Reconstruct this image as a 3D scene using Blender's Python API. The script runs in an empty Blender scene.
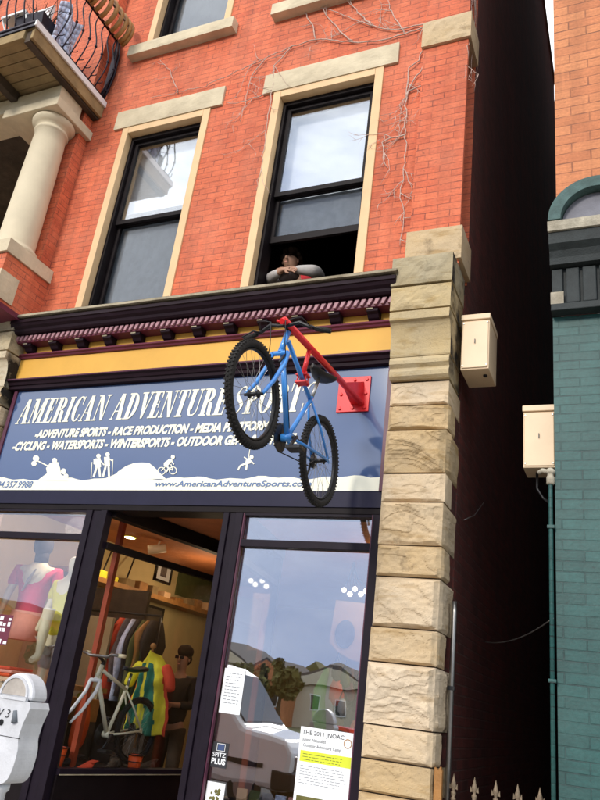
import bpy, bmesh, math, random
from mathutils import Vector, Matrix, noise
random.seed(7)
PI = math.pi
scn = bpy.context.scene
COL = scn.collection

# ---------------------------------------------------------------- camera
YAW, PIT, ROL, FPX = -0.45095783, 0.38908179, 0.12994159, 734.5
CAM = Vector((0.0, -5.0, 1.6))
fwd = Vector((math.sin(YAW)*math.cos(PIT), math.cos(YAW)*math.cos(PIT), math.sin(PIT)))
rt0 = Vector((math.cos(YAW), -math.sin(YAW), 0))
up0 = rt0.cross(fwd)
crt = rt0*math.cos(ROL) + up0*math.sin(ROL)
cup = up0*math.cos(ROL) - rt0*math.sin(ROL)
cam = bpy.data.cameras.new('camera'); camo = bpy.data.objects.new('camera', cam); COL.objects.link(camo)
camo.matrix_world = Matrix(((crt.x, cup.x, -fwd.x, CAM.x), (crt.y, cup.y, -fwd.y, CAM.y), (crt.z, cup.z, -fwd.z, CAM.z), (0, 0, 0, 1)))
cam.sensor_fit = 'VERTICAL'; cam.sensor_height = 36; cam.lens = FPX*36/800; cam.clip_end = 1500; cam.clip_start = .05
scn.camera = camo

def ray(x, y): return crt*((x-300)/FPX) + cup*(-(y-400)/FPX) + fwd
def at(x, y, Y=0.0):
    d = ray(x, y); return CAM + d*((5.0+Y)/d.y)
def aX(x, y, X):
    d = ray(x, y); return CAM + d*(X/d.x)
def aZ(x, y, Z):
    d = ray(x, y); return CAM + d*((Z-1.6)/d.z)

# ---------------------------------------------------------------- materials
def newmat(name):
    m = bpy.data.materials.new(name); m.use_nodes = True
    return m, m.node_tree, m.node_tree.nodes['Principled BSDF']
def mat(name, c, rough=.6, metal=0, var=.12, nscale=6, bump=.05, spec=.35, coat=0, dirt=0):
    m, t, b = newmat(name); N = t.nodes; L = t.links
    b.inputs['Roughness'].default_value = rough; b.inputs['Metallic'].default_value = metal
    b.inputs['Specular IOR Level'].default_value = spec; b.inputs['Coat Weight'].default_value = coat
    g = N.new('ShaderNodeNewGeometry'); n = N.new('ShaderNodeTexNoise'); n.inputs['Scale'].default_value = nscale
    n.inputs['Detail'].default_value = 6; n.inputs['Roughness'].default_value = .65
    L.new(g.outputs['Position'], n.inputs['Vector'])
    r = N.new('ShaderNodeValToRGB'); r.color_ramp.elements[0].position = .3; r.color_ramp.elements[1].position = .7
    r.color_ramp.elements[0].color = (*[max(0, v*(1-var)) for v in c], 1); r.color_ramp.elements[1].color = (*[min(1, v*(1+var)) for v in c], 1)
    L.new(n.outputs['Fac'], r.inputs['Fac']); out = r.outputs['Color']
    if dirt:
        n2 = N.new('ShaderNodeTexNoise'); n2.inputs['Scale'].default_value = nscale*.35; n2.inputs['Detail'].default_value = 8
        L.new(g.outputs['Position'], n2.inputs['Vector'])
        r2 = N.new('ShaderNodeValToRGB'); r2.color_ramp.elements[0].position = .48; r2.color_ramp.elements[1].position = .68
        L.new(n2.outputs['Fac'], r2.inputs['Fac'])
        mx = N.new('ShaderNodeMix'); mx.data_type = 'RGBA'
        ml = N.new('ShaderNodeMath'); ml.operation = 'MULTIPLY'; ml.inputs[1].default_value = dirt
        L.new(r2.outputs['Color'], ml.inputs[0]); L.new(ml.outputs[0], mx.inputs[0])
        L.new(out, mx.inputs[6]); mx.inputs[7].default_value = (c[0]*.4, c[1]*.36, c[2]*.3, 1); out = mx.outputs[2]
    L.new(out, b.inputs['Base Color'])
    if bump:
        bp = N.new('ShaderNodeBump'); bp.inputs['Strength'].default_value = bump; bp.inputs['Distance'].default_value = .01
        n3 = N.new('ShaderNodeTexNoise'); n3.inputs['Scale'].default_value = nscale*8; n3.inputs['Detail'].default_value = 5
        L.new(g.outputs['Position'], n3.inputs['Vector']); L.new(n3.outputs['Fac'], bp.inputs['Height']); L.new(bp.outputs[0], b.inputs['Normal'])
    return m

def brick(name, c1, c2, mort, w, h, ms=.006, rough=.8, bump=.6, stain=(.5, .3, .2), stainf=.25, jlo=.12):
    m, t, b = newmat(name); N = t.nodes; L = t.links
    g = N.new('ShaderNodeNewGeometry'); sp = N.new('ShaderNodeSeparateXYZ'); L.new(g.outputs['Position'], sp.inputs[0])
    sn = N.new('ShaderNodeSeparateXYZ'); L.new(g.outputs['True Normal'], sn.inputs[0])
    ab = N.new('ShaderNodeMath'); ab.operation = 'ABSOLUTE'; L.new(sn.outputs['X'], ab.inputs[0])
    gt = N.new('ShaderNodeMath'); gt.operation = 'GREATER_THAN'; gt.inputs[1].default_value = .7; L.new(ab.outputs[0], gt.inputs[0])
    mu = N.new('ShaderNodeMix'); L.new(gt.outputs[0], mu.inputs[0]); L.new(sp.outputs['X'], mu.inputs[2]); L.new(sp.outputs['Y'], mu.inputs[3])
    cb = N.new('ShaderNodeCombineXYZ'); L.new(mu.outputs[0], cb.inputs[0]); L.new(sp.outputs['Z'], cb.inputs[1])
    wob = N.new('ShaderNodeTexNoise'); wob.inputs['Scale'].default_value = 3; wob.inputs['Detail'].default_value = 3
    L.new(g.outputs['Position'], wob.inputs['Vector'])
    vm = N.new('ShaderNodeVectorMath'); vm.operation = 'MULTIPLY_ADD'; vm.inputs[1].default_value = (.012, .012, 0)
    L.new(wob.outputs['Color'], vm.inputs[0]); L.new(cb.outputs[0], vm.inputs[2])
    br = N.new('ShaderNodeTexBrick'); L.new(vm.outputs[0], br.inputs['Vector'])
    br.inputs['Scale'].default_value = 1; br.inputs['Brick Width'].default_value = w; br.inputs['Row Height'].default_value = h
    br.inputs['Mortar Size'].default_value = ms; br.inputs['Mortar Smooth'].default_value = .3; br.inputs['Bias'].default_value = -.1
    br.inputs['Color1'].default_value = (*c1, 1); br.inputs['Color2'].default_value = (*c2, 1); br.inputs['Mortar'].default_value = (*[(a+b_)/2*.92 for a, b_ in zip(c1, c2)], 1)
    n = N.new('ShaderNodeTexNoise'); n.inputs['Scale'].default_value = 1.3; n.inputs['Detail'].default_value = 9; n.inputs['Roughness'].default_value = .7
    L.new(g.outputs['Position'], n.inputs['Vector'])
    r = N.new('ShaderNodeValToRGB'); r.color_ramp.elements[0].position = .45; r.color_ramp.elements[1].position = .75
    L.new(n.outputs['Fac'], r.inputs['Fac'])
    ml = N.new('ShaderNodeMath'); ml.operation = 'MULTIPLY'; ml.inputs[1].default_value = stainf; L.new(r.outputs['Color'], ml.inputs[0])
    mx = N.new('ShaderNodeMix'); mx.data_type = 'RGBA'; jn = N.new('ShaderNodeTexNoise'); jn.inputs['Scale'].default_value = 7; jn.inputs['Detail'].default_value = 5; L.new(g.outputs['Position'], jn.inputs['Vector'])
    jr = N.new('ShaderNodeMapRange'); jr.inputs[1].default_value = .36; jr.inputs[2].default_value = .66; jr.inputs[3].default_value = jlo; jr.inputs[4].default_value = 1.0; L.new(jn.outputs['Fac'], jr.inputs[0])
    jm = N.new('ShaderNodeMath'); jm.operation = 'MULTIPLY'; L.new(br.outputs['Fac'], jm.inputs[0]); L.new(jr.outputs[0], jm.inputs[1])
    jx = N.new('ShaderNodeMix'); jx.data_type = 'RGBA'; L.new(jm.outputs[0], jx.inputs[0]); L.new(br.outputs['Color'], jx.inputs[6]); jx.inputs[7].default_value = (*mort, 1)
    # horizontal drag marks and occasional dark, chipped bricks
    smp = N.new('ShaderNodeMapping'); smp.inputs['Scale'].default_value = (5, 5, 70); L.new(g.outputs['Position'], smp.inputs[0])
    sn_ = N.new('ShaderNodeTexNoise'); sn_.inputs['Scale'].default_value = 1; sn_.inputs['Detail'].default_value = 4; L.new(smp.outputs[0], sn_.inputs['Vector'])
    sr = N.new('ShaderNodeMapRange'); sr.inputs[1].default_value = .3; sr.inputs[2].default_value = .7; sr.inputs[3].default_value = .84; sr.inputs[4].default_value = 1.12; L.new(sn_.outputs['Fac'], sr.inputs[0])
    sv = N.new('ShaderNodeTexNoise'); sv.inputs['Scale'].default_value = 19; sv.inputs['Detail'].default_value = 2; L.new(g.outputs['Position'], sv.inputs['Vector'])
    svr = N.new('ShaderNodeMapRange'); svr.inputs[1].default_value = .68; svr.inputs[2].default_value = .76; svr.inputs[3].default_value = 1; svr.inputs[4].default_value = .55; L.new(sv.outputs['Fac'], svr.inputs[0])
    sm = N.new('ShaderNodeMath'); sm.operation = 'MULTIPLY'; L.new(sr.outputs[0], sm.inputs[0]); L.new(svr.outputs[0], sm.inputs[1])
    h0 = N.new('ShaderNodeHueSaturation'); L.new(sm.outputs[0], h0.inputs['Value']); L.new(jx.outputs[2], h0.inputs['Color'])
    # rain streaks running down the wall
    vmp = N.new('ShaderNodeMapping'); vmp.inputs['Scale'].default_value = (4, 4, .35); L.new(g.outputs['Position'], vmp.inputs[0])
    vn = N.new('ShaderNodeTexNoise'); vn.inputs['Scale'].default_value = 1.6; vn.inputs['Detail'].default_value = 7; L.new(vmp.outputs[0], vn.inputs['Vector'])
    vr = N.new('ShaderNodeMapRange'); vr.inputs[1].default_value = .35; vr.inputs[2].default_value = .75; vr.inputs[3].default_value = 1.06; vr.inputs[4].default_value = .70; L.new(vn.outputs['Fac'], vr.inputs[0])
    h1 = N.new('ShaderNodeHueSaturation'); L.new(vr.outputs[0], h1.inputs['Value']); L.new(h0.outputs[0], h1.inputs['Color'])
    L.new(ml.outputs[0], mx.inputs[0]); L.new(h1.outputs[0], mx.inputs[6]); mx.inputs[7].default_value = (*stain, 1)
    # fine per-grain variation
    n4 = N.new('ShaderNodeTexNoise'); n4.inputs['Scale'].default_value = 45; n4.inputs['Detail'].default_value = 4; L.new(g.outputs['Position'], n4.inputs['Vector'])
    hs = N.new('ShaderNodeHueSaturation'); mr = N.new('ShaderNodeMapRange'); mr.inputs[3].default_value = .7; mr.inputs[4].default_value = 1.3
    L.new(n4.outputs['Fac'], mr.inputs[0]); L.new(mr.outputs[0], hs.inputs['Value']); L.new(mx.outputs[2], hs.inputs['Color'])
    L.new(hs.outputs[0], b.inputs['Base Color']); b.inputs['Roughness'].default_value = rough
    iv = N.new('ShaderNodeMath'); iv.operation = 'MULTIPLY_ADD'; iv.inputs[1].default_value = -1; L.new(jm.outputs[0], iv.inputs[0])
    ad = N.new('ShaderNodeMath'); ad.operation = 'MULTIPLY'; ad.inputs[1].default_value = .35; L.new(n4.outputs['Fac'], ad.inputs[0]); L.new(ad.outputs[0], iv.inputs[2])
    bp = N.new('ShaderNodeBump'); bp.inputs['Strength'].default_value = bump; bp.inputs['Distance'].default_value = .006
    L.new(iv.outputs[0], bp.inputs['Height']); L.new(bp.outputs[0], b.inputs['Normal'])
    return m

def stonemat(name, c, darksides=False):
    m, t, b = newmat(name); N = t.nodes; L = t.links; g = N.new('ShaderNodeNewGeometry'); b.inputs['Roughness'].default_value = .92; b.inputs['Specular IOR Level'].default_value = .2
    def noi(sc, det, v=None, rough=.6):
        n = N.new('ShaderNodeTexNoise'); n.inputs['Scale'].default_value = sc; n.inputs['Detail'].default_value = det; n.inputs['Roughness'].default_value = rough; L.new(v or g.outputs['Position'], n.inputs['Vector']); return n.outputs['Fac']
    def rng(f, a, b_, c_, d):
        r = N.new('ShaderNodeMapRange'); r.inputs[1].default_value = a; r.inputs[2].default_value = b_; r.inputs[3].default_value = c_; r.inputs[4].default_value = d; L.new(f, r.inputs[0]); return r.outputs[0]
    def mixc(f, a, col):
        x = N.new('ShaderNodeMix'); x.data_type = 'RGBA'; L.new(f, x.inputs[0])
        if isinstance(a, tuple): x.inputs[6].default_value = (*a, 1)
        else: L.new(a, x.inputs[6])
        x.inputs[7].default_value = (*col, 1); return x.outputs[2]
    k = mixc(rng(noi(2.3, 6), .35, .65, 0, 1), c, (c[0]*1.12, c[1]*1.05, c[2]*.92))
    mp = N.new('ShaderNodeMapping'); mp.inputs['Scale'].default_value = (3, 3, 14); mp.inputs['Rotation'].default_value = (0, .15, 0); L.new(g.outputs['Position'], mp.inputs[0])
    k = mixc(rng(noi(1.2, 8, mp.outputs[0]), .54, .68, 0, .7), k, (c[0]*.72, c[1]*.60, c[2]*.40))
    k = mixc(rng(noi(6, 9, None, .7), .58, .70, 0, .75), k, (c[0]*.45, c[1]*.42, c[2]*.38))
    k = mixc(rng(noi(70, 3), .6, .75, 0, .5), k, (c[0]*.5, c[1]*.5, c[2]*.5))
    oi = N.new('ShaderNodeObjectInfo'); hv = N.new('ShaderNodeHueSaturation'); L.new(rng(oi.outputs['Random'], 0, 1, .80, 1.10), hv.inputs['Value']); L.new(rng(oi.outputs['Random'], 0, 1, 1.12, .82), hv.inputs['Saturation']); L.new(k, hv.inputs['Color']); k = hv.outputs[0]
    if darksides:  # faces turned along X are mixed towards near-black in noise patches
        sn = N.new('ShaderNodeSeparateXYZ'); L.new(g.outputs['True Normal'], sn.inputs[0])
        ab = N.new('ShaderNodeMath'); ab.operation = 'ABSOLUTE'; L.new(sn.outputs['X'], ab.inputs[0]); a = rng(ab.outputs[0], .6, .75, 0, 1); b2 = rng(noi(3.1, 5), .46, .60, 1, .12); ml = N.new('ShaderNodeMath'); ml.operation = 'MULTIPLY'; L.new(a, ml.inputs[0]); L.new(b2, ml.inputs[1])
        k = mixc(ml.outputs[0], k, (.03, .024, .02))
    L.new(k, b.inputs['Base Color'])
    bp = N.new('ShaderNodeBump'); bp.inputs['Strength'].default_value = .8; bp.inputs['Distance'].default_value = .012; L.new(noi(26, 9, None, .75), bp.inputs['Height']); L.new(bp.outputs[0], b.inputs['Normal'])
    return m
def glassmat(name, base=.08, tint=(.96, .97, .98), rip=.0):
    m = bpy.data.materials.new(name); m.use_nodes = True; t = m.node_tree; N = t.nodes; L = t.links; N.clear()
    o = N.new('ShaderNodeOutputMaterial'); mx = N.new('ShaderNodeMixShader'); tr = N.new('ShaderNodeBsdfTransparent'); gl = N.new('ShaderNodeBsdfGlossy')
    tr.inputs[0].default_value = (*tint, 1); gl.inputs['Roughness'].default_value = .0; gl.inputs['Color'].default_value = (.95, .97, 1, 1)
    f = N.new('ShaderNodeLayerWeight'); f.inputs[0].default_value = .5
    pw = N.new('ShaderNodeMath'); pw.operation = 'POWER'; pw.inputs[1].default_value = 4; L.new(f.outputs['Facing'], pw.inputs[0])
    a = N.new('ShaderNodeMath'); a.operation = 'ADD'; a.use_clamp = True; a.inputs[1].default_value = base+.02
    L.new(pw.outputs[0], a.inputs[0]); L.new(a.outputs[0], mx.inputs[0]); L.new(tr.outputs[0], mx.inputs[1]); L.new(gl.outputs[0], mx.inputs[2]); L.new(mx.outputs[0], o.inputs[0])
    if rip:
        g = N.new('ShaderNodeNewGeometry'); n = N.new('ShaderNodeTexNoise'); n.inputs['Scale'].default_value = 2.2; L.new(g.outputs['Position'], n.inputs['Vector'])
        bp = N.new('ShaderNodeBump'); bp.inputs['Strength'].default_value = rip; bp.inputs['Distance'].default_value = .02
        L.new(n.outputs['Fac'], bp.inputs['Height']); L.new(bp.outputs[0], gl.inputs['Normal'])
    return m
def emit(name, c, s):
    m = bpy.data.materials.new(name); m.use_nodes = True; t = m.node_tree; t.nodes.clear()
    o = t.nodes.new('ShaderNodeOutputMaterial'); e = t.nodes.new('ShaderNodeEmission'); e.inputs[0].default_value = (*c, 1); e.inputs[1].default_value = s
    t.links.new(e.outputs[0], o.inputs[0]); return m

M = {}
M['brick'] = brick('red_brick', (.66, .150, .062), (.54, .108, .046), (.20, .045, .03), .208, .0692, .0045, stain=(.66, .24, .14), stainf=.45)
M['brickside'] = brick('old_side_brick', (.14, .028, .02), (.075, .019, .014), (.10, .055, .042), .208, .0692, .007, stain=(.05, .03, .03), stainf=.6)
M['brick2'] = brick('orange_brick', (.62, .24, .10), (.50, .17, .07), (.20, .08, .045), .285, .0975, .006, stain=(.5, .14, .07), stainf=.3)
M['teal'] = brick('teal_painted_brick', (.010, .074, .070), (.007, .053, .050), (.006, .028, .028), .27, .068, .005, rough=.55, stain=(.05, .15, .14), stainf=.5)
M['stone'] = stonemat('sandstone', (.56, .44, .295))
M['stonecapw'] = stonemat('grey_dark_sided_sandstone', (.40, .35, .25), True)
M['stonecap'] = stonemat('dark_sided_sandstone', (.56, .47, .32), True)
M['stonew'] = mat('weathered_sandstone', (.36, .31, .22), .9, var=.35, nscale=5, bump=.7, dirt=.6)
M['lintel'] = mat('dressed_limestone', (.60, .51, .36), .85, var=.15, nscale=4, bump=.35, dirt=.3)
M['column'] = mat('painted_column', (.66, .57, .41), .7, var=.07, nscale=3, bump=.1, dirt=.12)
M['trim'] = mat('cream_paint', (.70, .475, .26), .6, var=.06, nscale=5, bump=.08, dirt=.15)
M['yellow'] = mat('ochre_fascia_paint', (.74, .40, .065), .55, var=.06, nscale=3, bump=.06, dirt=.1)
M['purple'] = mat('burgundy_paint', (.13, .022, .045), .45, var=.15, bump=.06)
M['pink'] = mat('mauve_paint', (.40, .21, .24), .5, var=.15, bump=.1)
M['dark'] = mat('dark_aubergine_paint', (.016, .007, .012), .5, spec=.12, var=.2, bump=.05)
M['black'] = mat('black_brown_frame', (.009, .006, .007), .5, spec=.12, var=.25, bump=.05)
M['frame'] = mat('storefront_frame_paint', (.012, .008, .014), .45, spec=.12, var=.2, bump=.04)
M['framep'] = mat('storefront_edge_paint', (.09, .02, .045), .4, var=.2, bump=.04)
M['signblue'] = mat('sign_blue_panel', (.048, .085, .195), .09, var=.04, nscale=2, bump=.0, spec=1.0, coat=.5)
M['white'] = mat('sign_white_vinyl', (.82, .80, .66), .5, var=.02, bump=0)
M['signtext'] = mat('sign_blue_text', (.10, .17, .34), .5, var=.02, bump=0)
M['signnavy'] = mat('navy_fascia', (.016, .015, .036), .45, spec=.15, var=.1, bump=.02)
M['bikeblue'] = mat('blue_frame_paint', (.05, .26, .70), .3, var=.05, bump=0, coat=.4)
M['red'] = mat('red_steel_paint', (.68, .018, .022), .38, var=.08, nscale=12, bump=.03, coat=.2)
M['rubber'] = mat('tyre_rubber', (.02, .018, .017), .85, var=.3, nscale=30, bump=.6)
M['metal'] = mat('dull_steel', (.32, .31, .30), .35, metal=.9, var=.1, bump=0)
M['bmetal'] = mat('black_metal', (.02, .02, .022), .35, metal=.3, var=.2, bump=0)
M['plastic'] = mat('black_saddle', (.015, .014, .016), .45, var=.2, bump=.05)
M['iron'] = mat('wrought_iron', (.016, .012, .022), .45, metal=.4, var=.3, bump=.1)
M['wood'] = mat('weathered_boards', (.30, .21, .10), .85, var=.3, nscale=4, bump=.4, dirt=.45)
M['wooddark'] = mat('dark_timber', (.07, .05, .035), .85, var=.4, nscale=6, bump=.4, dirt=.4)
M['woodorange'] = mat('orange_brown_wood', (.36, .17, .05), .6, var=.3, nscale=9, bump=.3)
M['whitepaint'] = mat('white_trim_paint', (.80, .80, .80), .5, var=.04, bump=.03)
M['plaster'] = mat('olive_plaster', (.40, .33, .20), .9, var=.15, nscale=2, bump=.3, dirt=.4)
M['blind'] = mat('white_roller_blind', (.86, .88, .90), .8, var=.03, nscale=3, bump=.02)
M['lace'] = mat('grey_insect_screen', (.14, .155, .175), .9, var=.15, nscale=14, bump=.2)
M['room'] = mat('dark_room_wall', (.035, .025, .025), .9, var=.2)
M['box'] = mat('beige_enamel', (.74, .56, .37), .45, var=.05, nscale=5, bump=.03, dirt=.08)
M['boxsh'] = M['box']
M['vine'] = mat('bare_vine_bark', (.52, .38, .32), .9, var=.3, nscale=40, bump=.2)
M['zinc'] = mat('grey_cast_zinc', (.60, .61, .64), .5, metal=.15, var=.12, nscale=10, bump=.12, dirt=.15)
M['meterglass'] = mat('cloudy_meter_window', (.42, .38, .34), .2, var=.25, nscale=9, bump=0, spec=.7)
M['ink'] = mat('black_ink', (.03, .03, .035), .7, var=.1, bump=0)
M['glass'] = glassmat('shop_glass', .10, rip=.02)
M['glassr'] = glassmat('reflective_shop_glass', .30, (.85,.88,.92), rip=.055)
M['glassl'] = glassmat('display_glass', .11, rip=.03)
M['glassd'] = glassmat('recessed_glass', .0)
M['glassu'] = glassmat('upper_glass', .22, (.97, .98, .99), rip=.04)
M['cream'] = mat('cream_shop_wall', (.62, .49, .24), .8, var=.05, bump=.03)
M['ceil'] = mat('russet_ceiling', (.42, .14, .05), .7, var=.15, bump=.05)
M['carpet'] = mat('dark_platform', (.05, .035, .03), .9, var=.3)
M['redcol'] = mat('russet_post', (.34, .055, .02), .5, var=.15)
M['olive'] = mat('olive_green_cloth', (.10, .11, .035), .9, var=.3, nscale=3)
M['paper'] = mat('white_paper', (.80, .82, .84), .7, var=.02, bump=0)
M['lime'] = mat('lime_print', (.62, .68, .04), .7, var=.03, bump=0)
M['wframe'] = mat('white_bike_paint', (.70, .68, .52), .35, var=.05, bump=0)
M['jgreen'] = mat('green_jersey_cloth', (.015, .13, .09), .8, var=.15, nscale=15, bump=.2)
M['jyellow'] = mat('yellow_jersey_cloth', (.68, .62, .04), .8, var=.1, nscale=15, bump=.2)
M['jred'] = mat('red_jersey_cloth', (.62, .07, .03), .8, var=.1, nscale=15, bump=.2)
M['orange'] = mat('orange_plastic', (.75, .09, .015), .5, var=.15)
M['pinkj'] = mat('crimson_jersey', (.72, .05, .12), .8, var=.1, nscale=15, bump=.2)
M['salmon'] = mat('salmon_cloth', (.80, .38, .30), .8, var=.08, nscale=15, bump=.2)
M['skin'] = mat('skin', (.38, .21, .14), .6, var=.06, bump=0)
M['mann'] = mat('cream_mannequin', (.78, .70, .48), .5, var=.04, bump=0)
M['hair'] = mat('dark_curly_hair', (.035, .018, .012), .9, var=.4, nscale=60, bump=1)
M['clothw'] = mat('white_knit', (.44, .41, .39), .9, var=.08, nscale=25, bump=.4)
M['clothr'] = mat('red_shirt', (.55, .03, .04), .8, var=.1)
M['clothg'] = mat('grey_fleece', (.14, .11, .11), .95, var=.3, nscale=30, bump=.6)
M['clothk'] = mat('dark_jacket', (.03, .022, .02), .8, var=.3)
M['asphalt'] = mat('asphalt', (.05, .05, .052), .9, var=.2, nscale=3, bump=.3)
M['pave'] = mat('concrete_pavement', (.33, .31, .28), .9, var=.12, nscale=2, bump=.3, dirt=.2)
M['grassg'] = mat('dry_ground', (.10, .11, .05), .95, var=.3, nscale=.4, bump=.3)
M['vanw'] = mat('white_car_paint', (.80, .80, .80), .25, var=.02, bump=0, coat=.8)
M['carred'] = mat('red_car_paint', (.60, .05, .02), .25, var=.03, bump=0, coat=.8)
M['cglass'] = mat('dark_car_glass', (.02, .025, .03), .08, var=.05, bump=0, spec=.8)
M['leaf'] = mat('autumn_leaves', (.12, .11, .03), .8, var=.5, nscale=2)
M['bark'] = mat('tree_bark', (.08, .055, .035), .9, var=.3)
M['siding'] = mat('pale_siding', (.60, .54, .42), .8, var=.06)
M['roofs'] = mat('shingle_roof', (.09, .08, .08), .9, var=.3)
M['greencor'] = mat('verdigris_paint', (.06, .11, .105), .7, var=.35, nscale=10, bump=.3, dirt=.4)
M['greendark'] = mat('dark_slate_paint', (.020, .026, .027), .65, var=.35, nscale=9, bump=.3)
M['greytymp'] = mat('grey_tympanum', (.19, .19, .22), .8, var=.15, nscale=10, bump=.2)
M['ledge'] = mat('worn_pale_ledge', (.42, .38, .30), .85, var=.35, nscale=12, bump=.4, dirt=.5)
M['denim'] = mat('blue_white_cloth', (.55, .60, .78), .8, var=.3, nscale=30)
M['kayak'] = mat('green_kayak', (.16, .50, .05), .35, var=.1)
M['rusty'] = mat('rusty_iron', (.20, .15, .10), .7, metal=.2, var=.35, nscale=30, bump=.2)
M['glow'] = emit('lamp_glow', (1, .78, .45), 14)
M['glow2'] = emit('bulb_glow', (1, .80, .55), 4)
M['peach'] = mat('peach_valance', (.78, .50, .28), .8, var=.06)

# ---------------------------------------------------------------- object helpers
def tag(o, label=None, cat=None, group=None, kind=None):
    if label: o['label'] = label
    if cat: o['category'] = cat
    if group: o['group'] = group
    if kind: o['kind'] = kind
    return o
def thing(name, loc, label, cat, group=None, rz=0):
    o = bpy.data.objects.new(name, None); COL.objects.link(o); o.location = loc; o.rotation_euler = (0, 0, rz)
    o.empty_display_size = .1
    return tag(o, label, cat, group)

class MB:
    """collects shapes (world coordinates, or local ones when build(local=True)) into one mesh"""
    def __init__(s): s.bm = bmesh.new(); s.mats = []
    def mi(s, m):
        if m not in s.mats: s.mats.append(m)
        return s.mats.index(m)
    def face(s, pts, m=None):
        vs = [s.bm.verts.new(p) for p in pts]
        f = s.bm.faces.new(vs)
        if m: f.material_index = s.mi(m)
        return f
    def box(s, x0, x1, y0, y1, z0, z1, m=None, bev=0):
        r = bmesh.ops.create_cube(s.bm, size=1)
        for v in r['verts']: v.co = Vector(((x0+x1)/2+v.co.x*(x1-x0), (y0+y1)/2+v.co.y*(y1-y0), (z0+z1)/2+v.co.z*(z1-z0)))
        fs = set(f for v in r['verts'] for f in v.link_faces)
        if m:
            for f in fs: f.material_index = s.mi(m)
        if bev:
            es = set(e for v in r['verts'] for e in v.link_edges)
            bmesh.ops.bevel(s.bm, geom=list(es), offset=bev, segments=2, affect='EDGES', profile=.5)
        return s
    def prism(s, pts, vec, m=None):
        """closed polygon pts extruded along vec"""
        vec = Vector(vec); a = [s.bm.verts.new(Vector(p)) for p in pts]; b = [s.bm.verts.new(Vector(p)+vec) for p in pts]
        fs = [s.bm.faces.new(a), s.bm.faces.new(b[::-1])]
        n = len(a)
        for i in range(n): fs.append(s.bm.faces.new((a[i], b[i], b[(i+1) % n], a[(i+1) % n])))
        if m:
            for f in fs: f.material_index = s.mi(m)
        return s
    def profile_x(s, prof, x0, x1, m=None): return s.prism([(x0, y, z) for y, z in prof], (x1-x0, 0, 0), m)
    def tube(s, pts, r, n=8, m=None, cap=True):
        pts = [Vector(p) for p in pts]
        rs = r if isinstance(r, (list, tuple)) else [r]*len(pts)
        rings = []; prev = None
        for i, p in enumerate(pts):
            d = (pts[min(i+1, len(pts)-1)]-pts[max(i-1, 0)])
            if d.length < 1e-9: d = Vector((0, 0, 1))
            d.normalize()
            if prev is None:
                a = Vector((0, 0, 1)) if abs(d.z) < .9 else Vector((1, 0, 0))
                u = d.cross(a).normalized()
            else:
                u = (prev-d*prev.dot(d)); u = u.normalized() if u.length > 1e-6 else d.orthogonal().normalized()
            prev = u; v = d.cross(u)
            rings.append([s.bm.verts.new(p+(u*math.cos(2*PI*k/n)+v*math.sin(2*PI*k/n))*rs[i]) for k in range(n)])
        k = s.mi(m) if m else 0
        for a, b in zip(rings, rings[1:]):
            for j in range(n):
                f = s.bm.faces.new((a[j], a[(j+1) % n], b[(j+1) % n], b[j])); f.material_index = k; f.smooth = True
        if cap:
            s.bm.faces.new(rings[0][::-1]).material_index = k; s.bm.faces.new(rings[-1]).material_index = k
        return s
    def lathe(s, prof, c, axis='Z', n=24, m=None):
        """prof: (radius, along) pairs"""
        c = Vector(c); k = s.mi(m) if m else 0; rings = []
        for r, h in prof:
            ring = []
            for j in range(n):
                a = 2*PI*j/n; x, y = r*math.cos(a), r*math.sin(a)
                p = {'Z': (x, y, h), 'X': (h, x, y), 'Y': (x, h, y)}[axis]
                ring.append(s.bm.verts.new(c+Vector(p)))
            rings.append(ring)
        for a, b in zip(rings, rings[1:]):
            for j in range(n):
                f = s.bm.faces.new((a[j], a[(j+1) % n], b[(j+1) % n], b[j])); f.material_index = k; f.smooth = True
        s.bm.faces.new(rings[0][::-1]).material_index = k; s.bm.faces.new(rings[-1]).material_index = k
        return s
    def torus(s, c, R, r, axis='Y', n=48, k=10, m=None, sx=1.0):
        c = Vector(c); mi = s.mi(m) if m else 0; rings = []
        for i in range(n):
            a = 2*PI*i/n; ring = []
            for j in range(k):
                b = 2*PI*j/k; rr = R+r*math.cos(b); h = r*sx*math.sin(b)
                x, y = rr*math.cos(a), rr*math.sin(a)
                p = {'Y': (x, h, y), 'X': (h, x, y), 'Z': (x, y, h)}[axis]
                ring.append(s.bm.verts.new(c+Vector(p)))
            rings.append(ring)
        for i in range(n):
            for j in range(k):
                f = s.bm.faces.new((rings[i][j], rings[(i+1) % n][j], rings[(i+1) % n][(j+1) % k], rings[i][(j+1) % k])); f.smooth = True; f.material_index = mi
        return s
    def ball(s, c, r, m=None, sub=2, sc=(1, 1, 1), amp=0, fr=8):
        q = bmesh.ops.create_icosphere(s.bm, subdivisions=sub, radius=1); k = s.mi(m) if m else 0
        for v in q['verts']:
            d = v.co.normalized(); w = 1+amp*noise.noise(d*fr)
            v.co = Vector(c)+Vector((d.x*r*sc[0]*w, d.y*r*sc[1]*w, d.z*r*sc[2]*w))
        for f in set(f for v in q['verts'] for f in v.link_faces): f.material_index = k; f.smooth = True
        return s
    def build(s, name, m, parent=None, local=False, smooth=None, bev=0, normals=True):
        if normals: bmesh.ops.recalc_face_normals(s.bm, faces=s.bm.faces)
        me = bpy.data.meshes.new(name)
        if not local and s.bm.verts:
            lo = [min(v.co[i] for v in s.bm.verts) for i in range(3)]; hi = [max(v.co[i] for v in s.bm.verts) for i in range(3)]
            c = Vector(((lo[0]+hi[0])/2, (lo[1]+hi[1])/2, lo[2]))
            for v in s.bm.verts: v.co -= c
        else: c = Vector((0, 0, 0))
        s.bm.to_mesh(me); s.bm.free()
        ms = s.mats if s.mats else [m]
        if s.mats and m and m not in s.mats: pass
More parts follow.
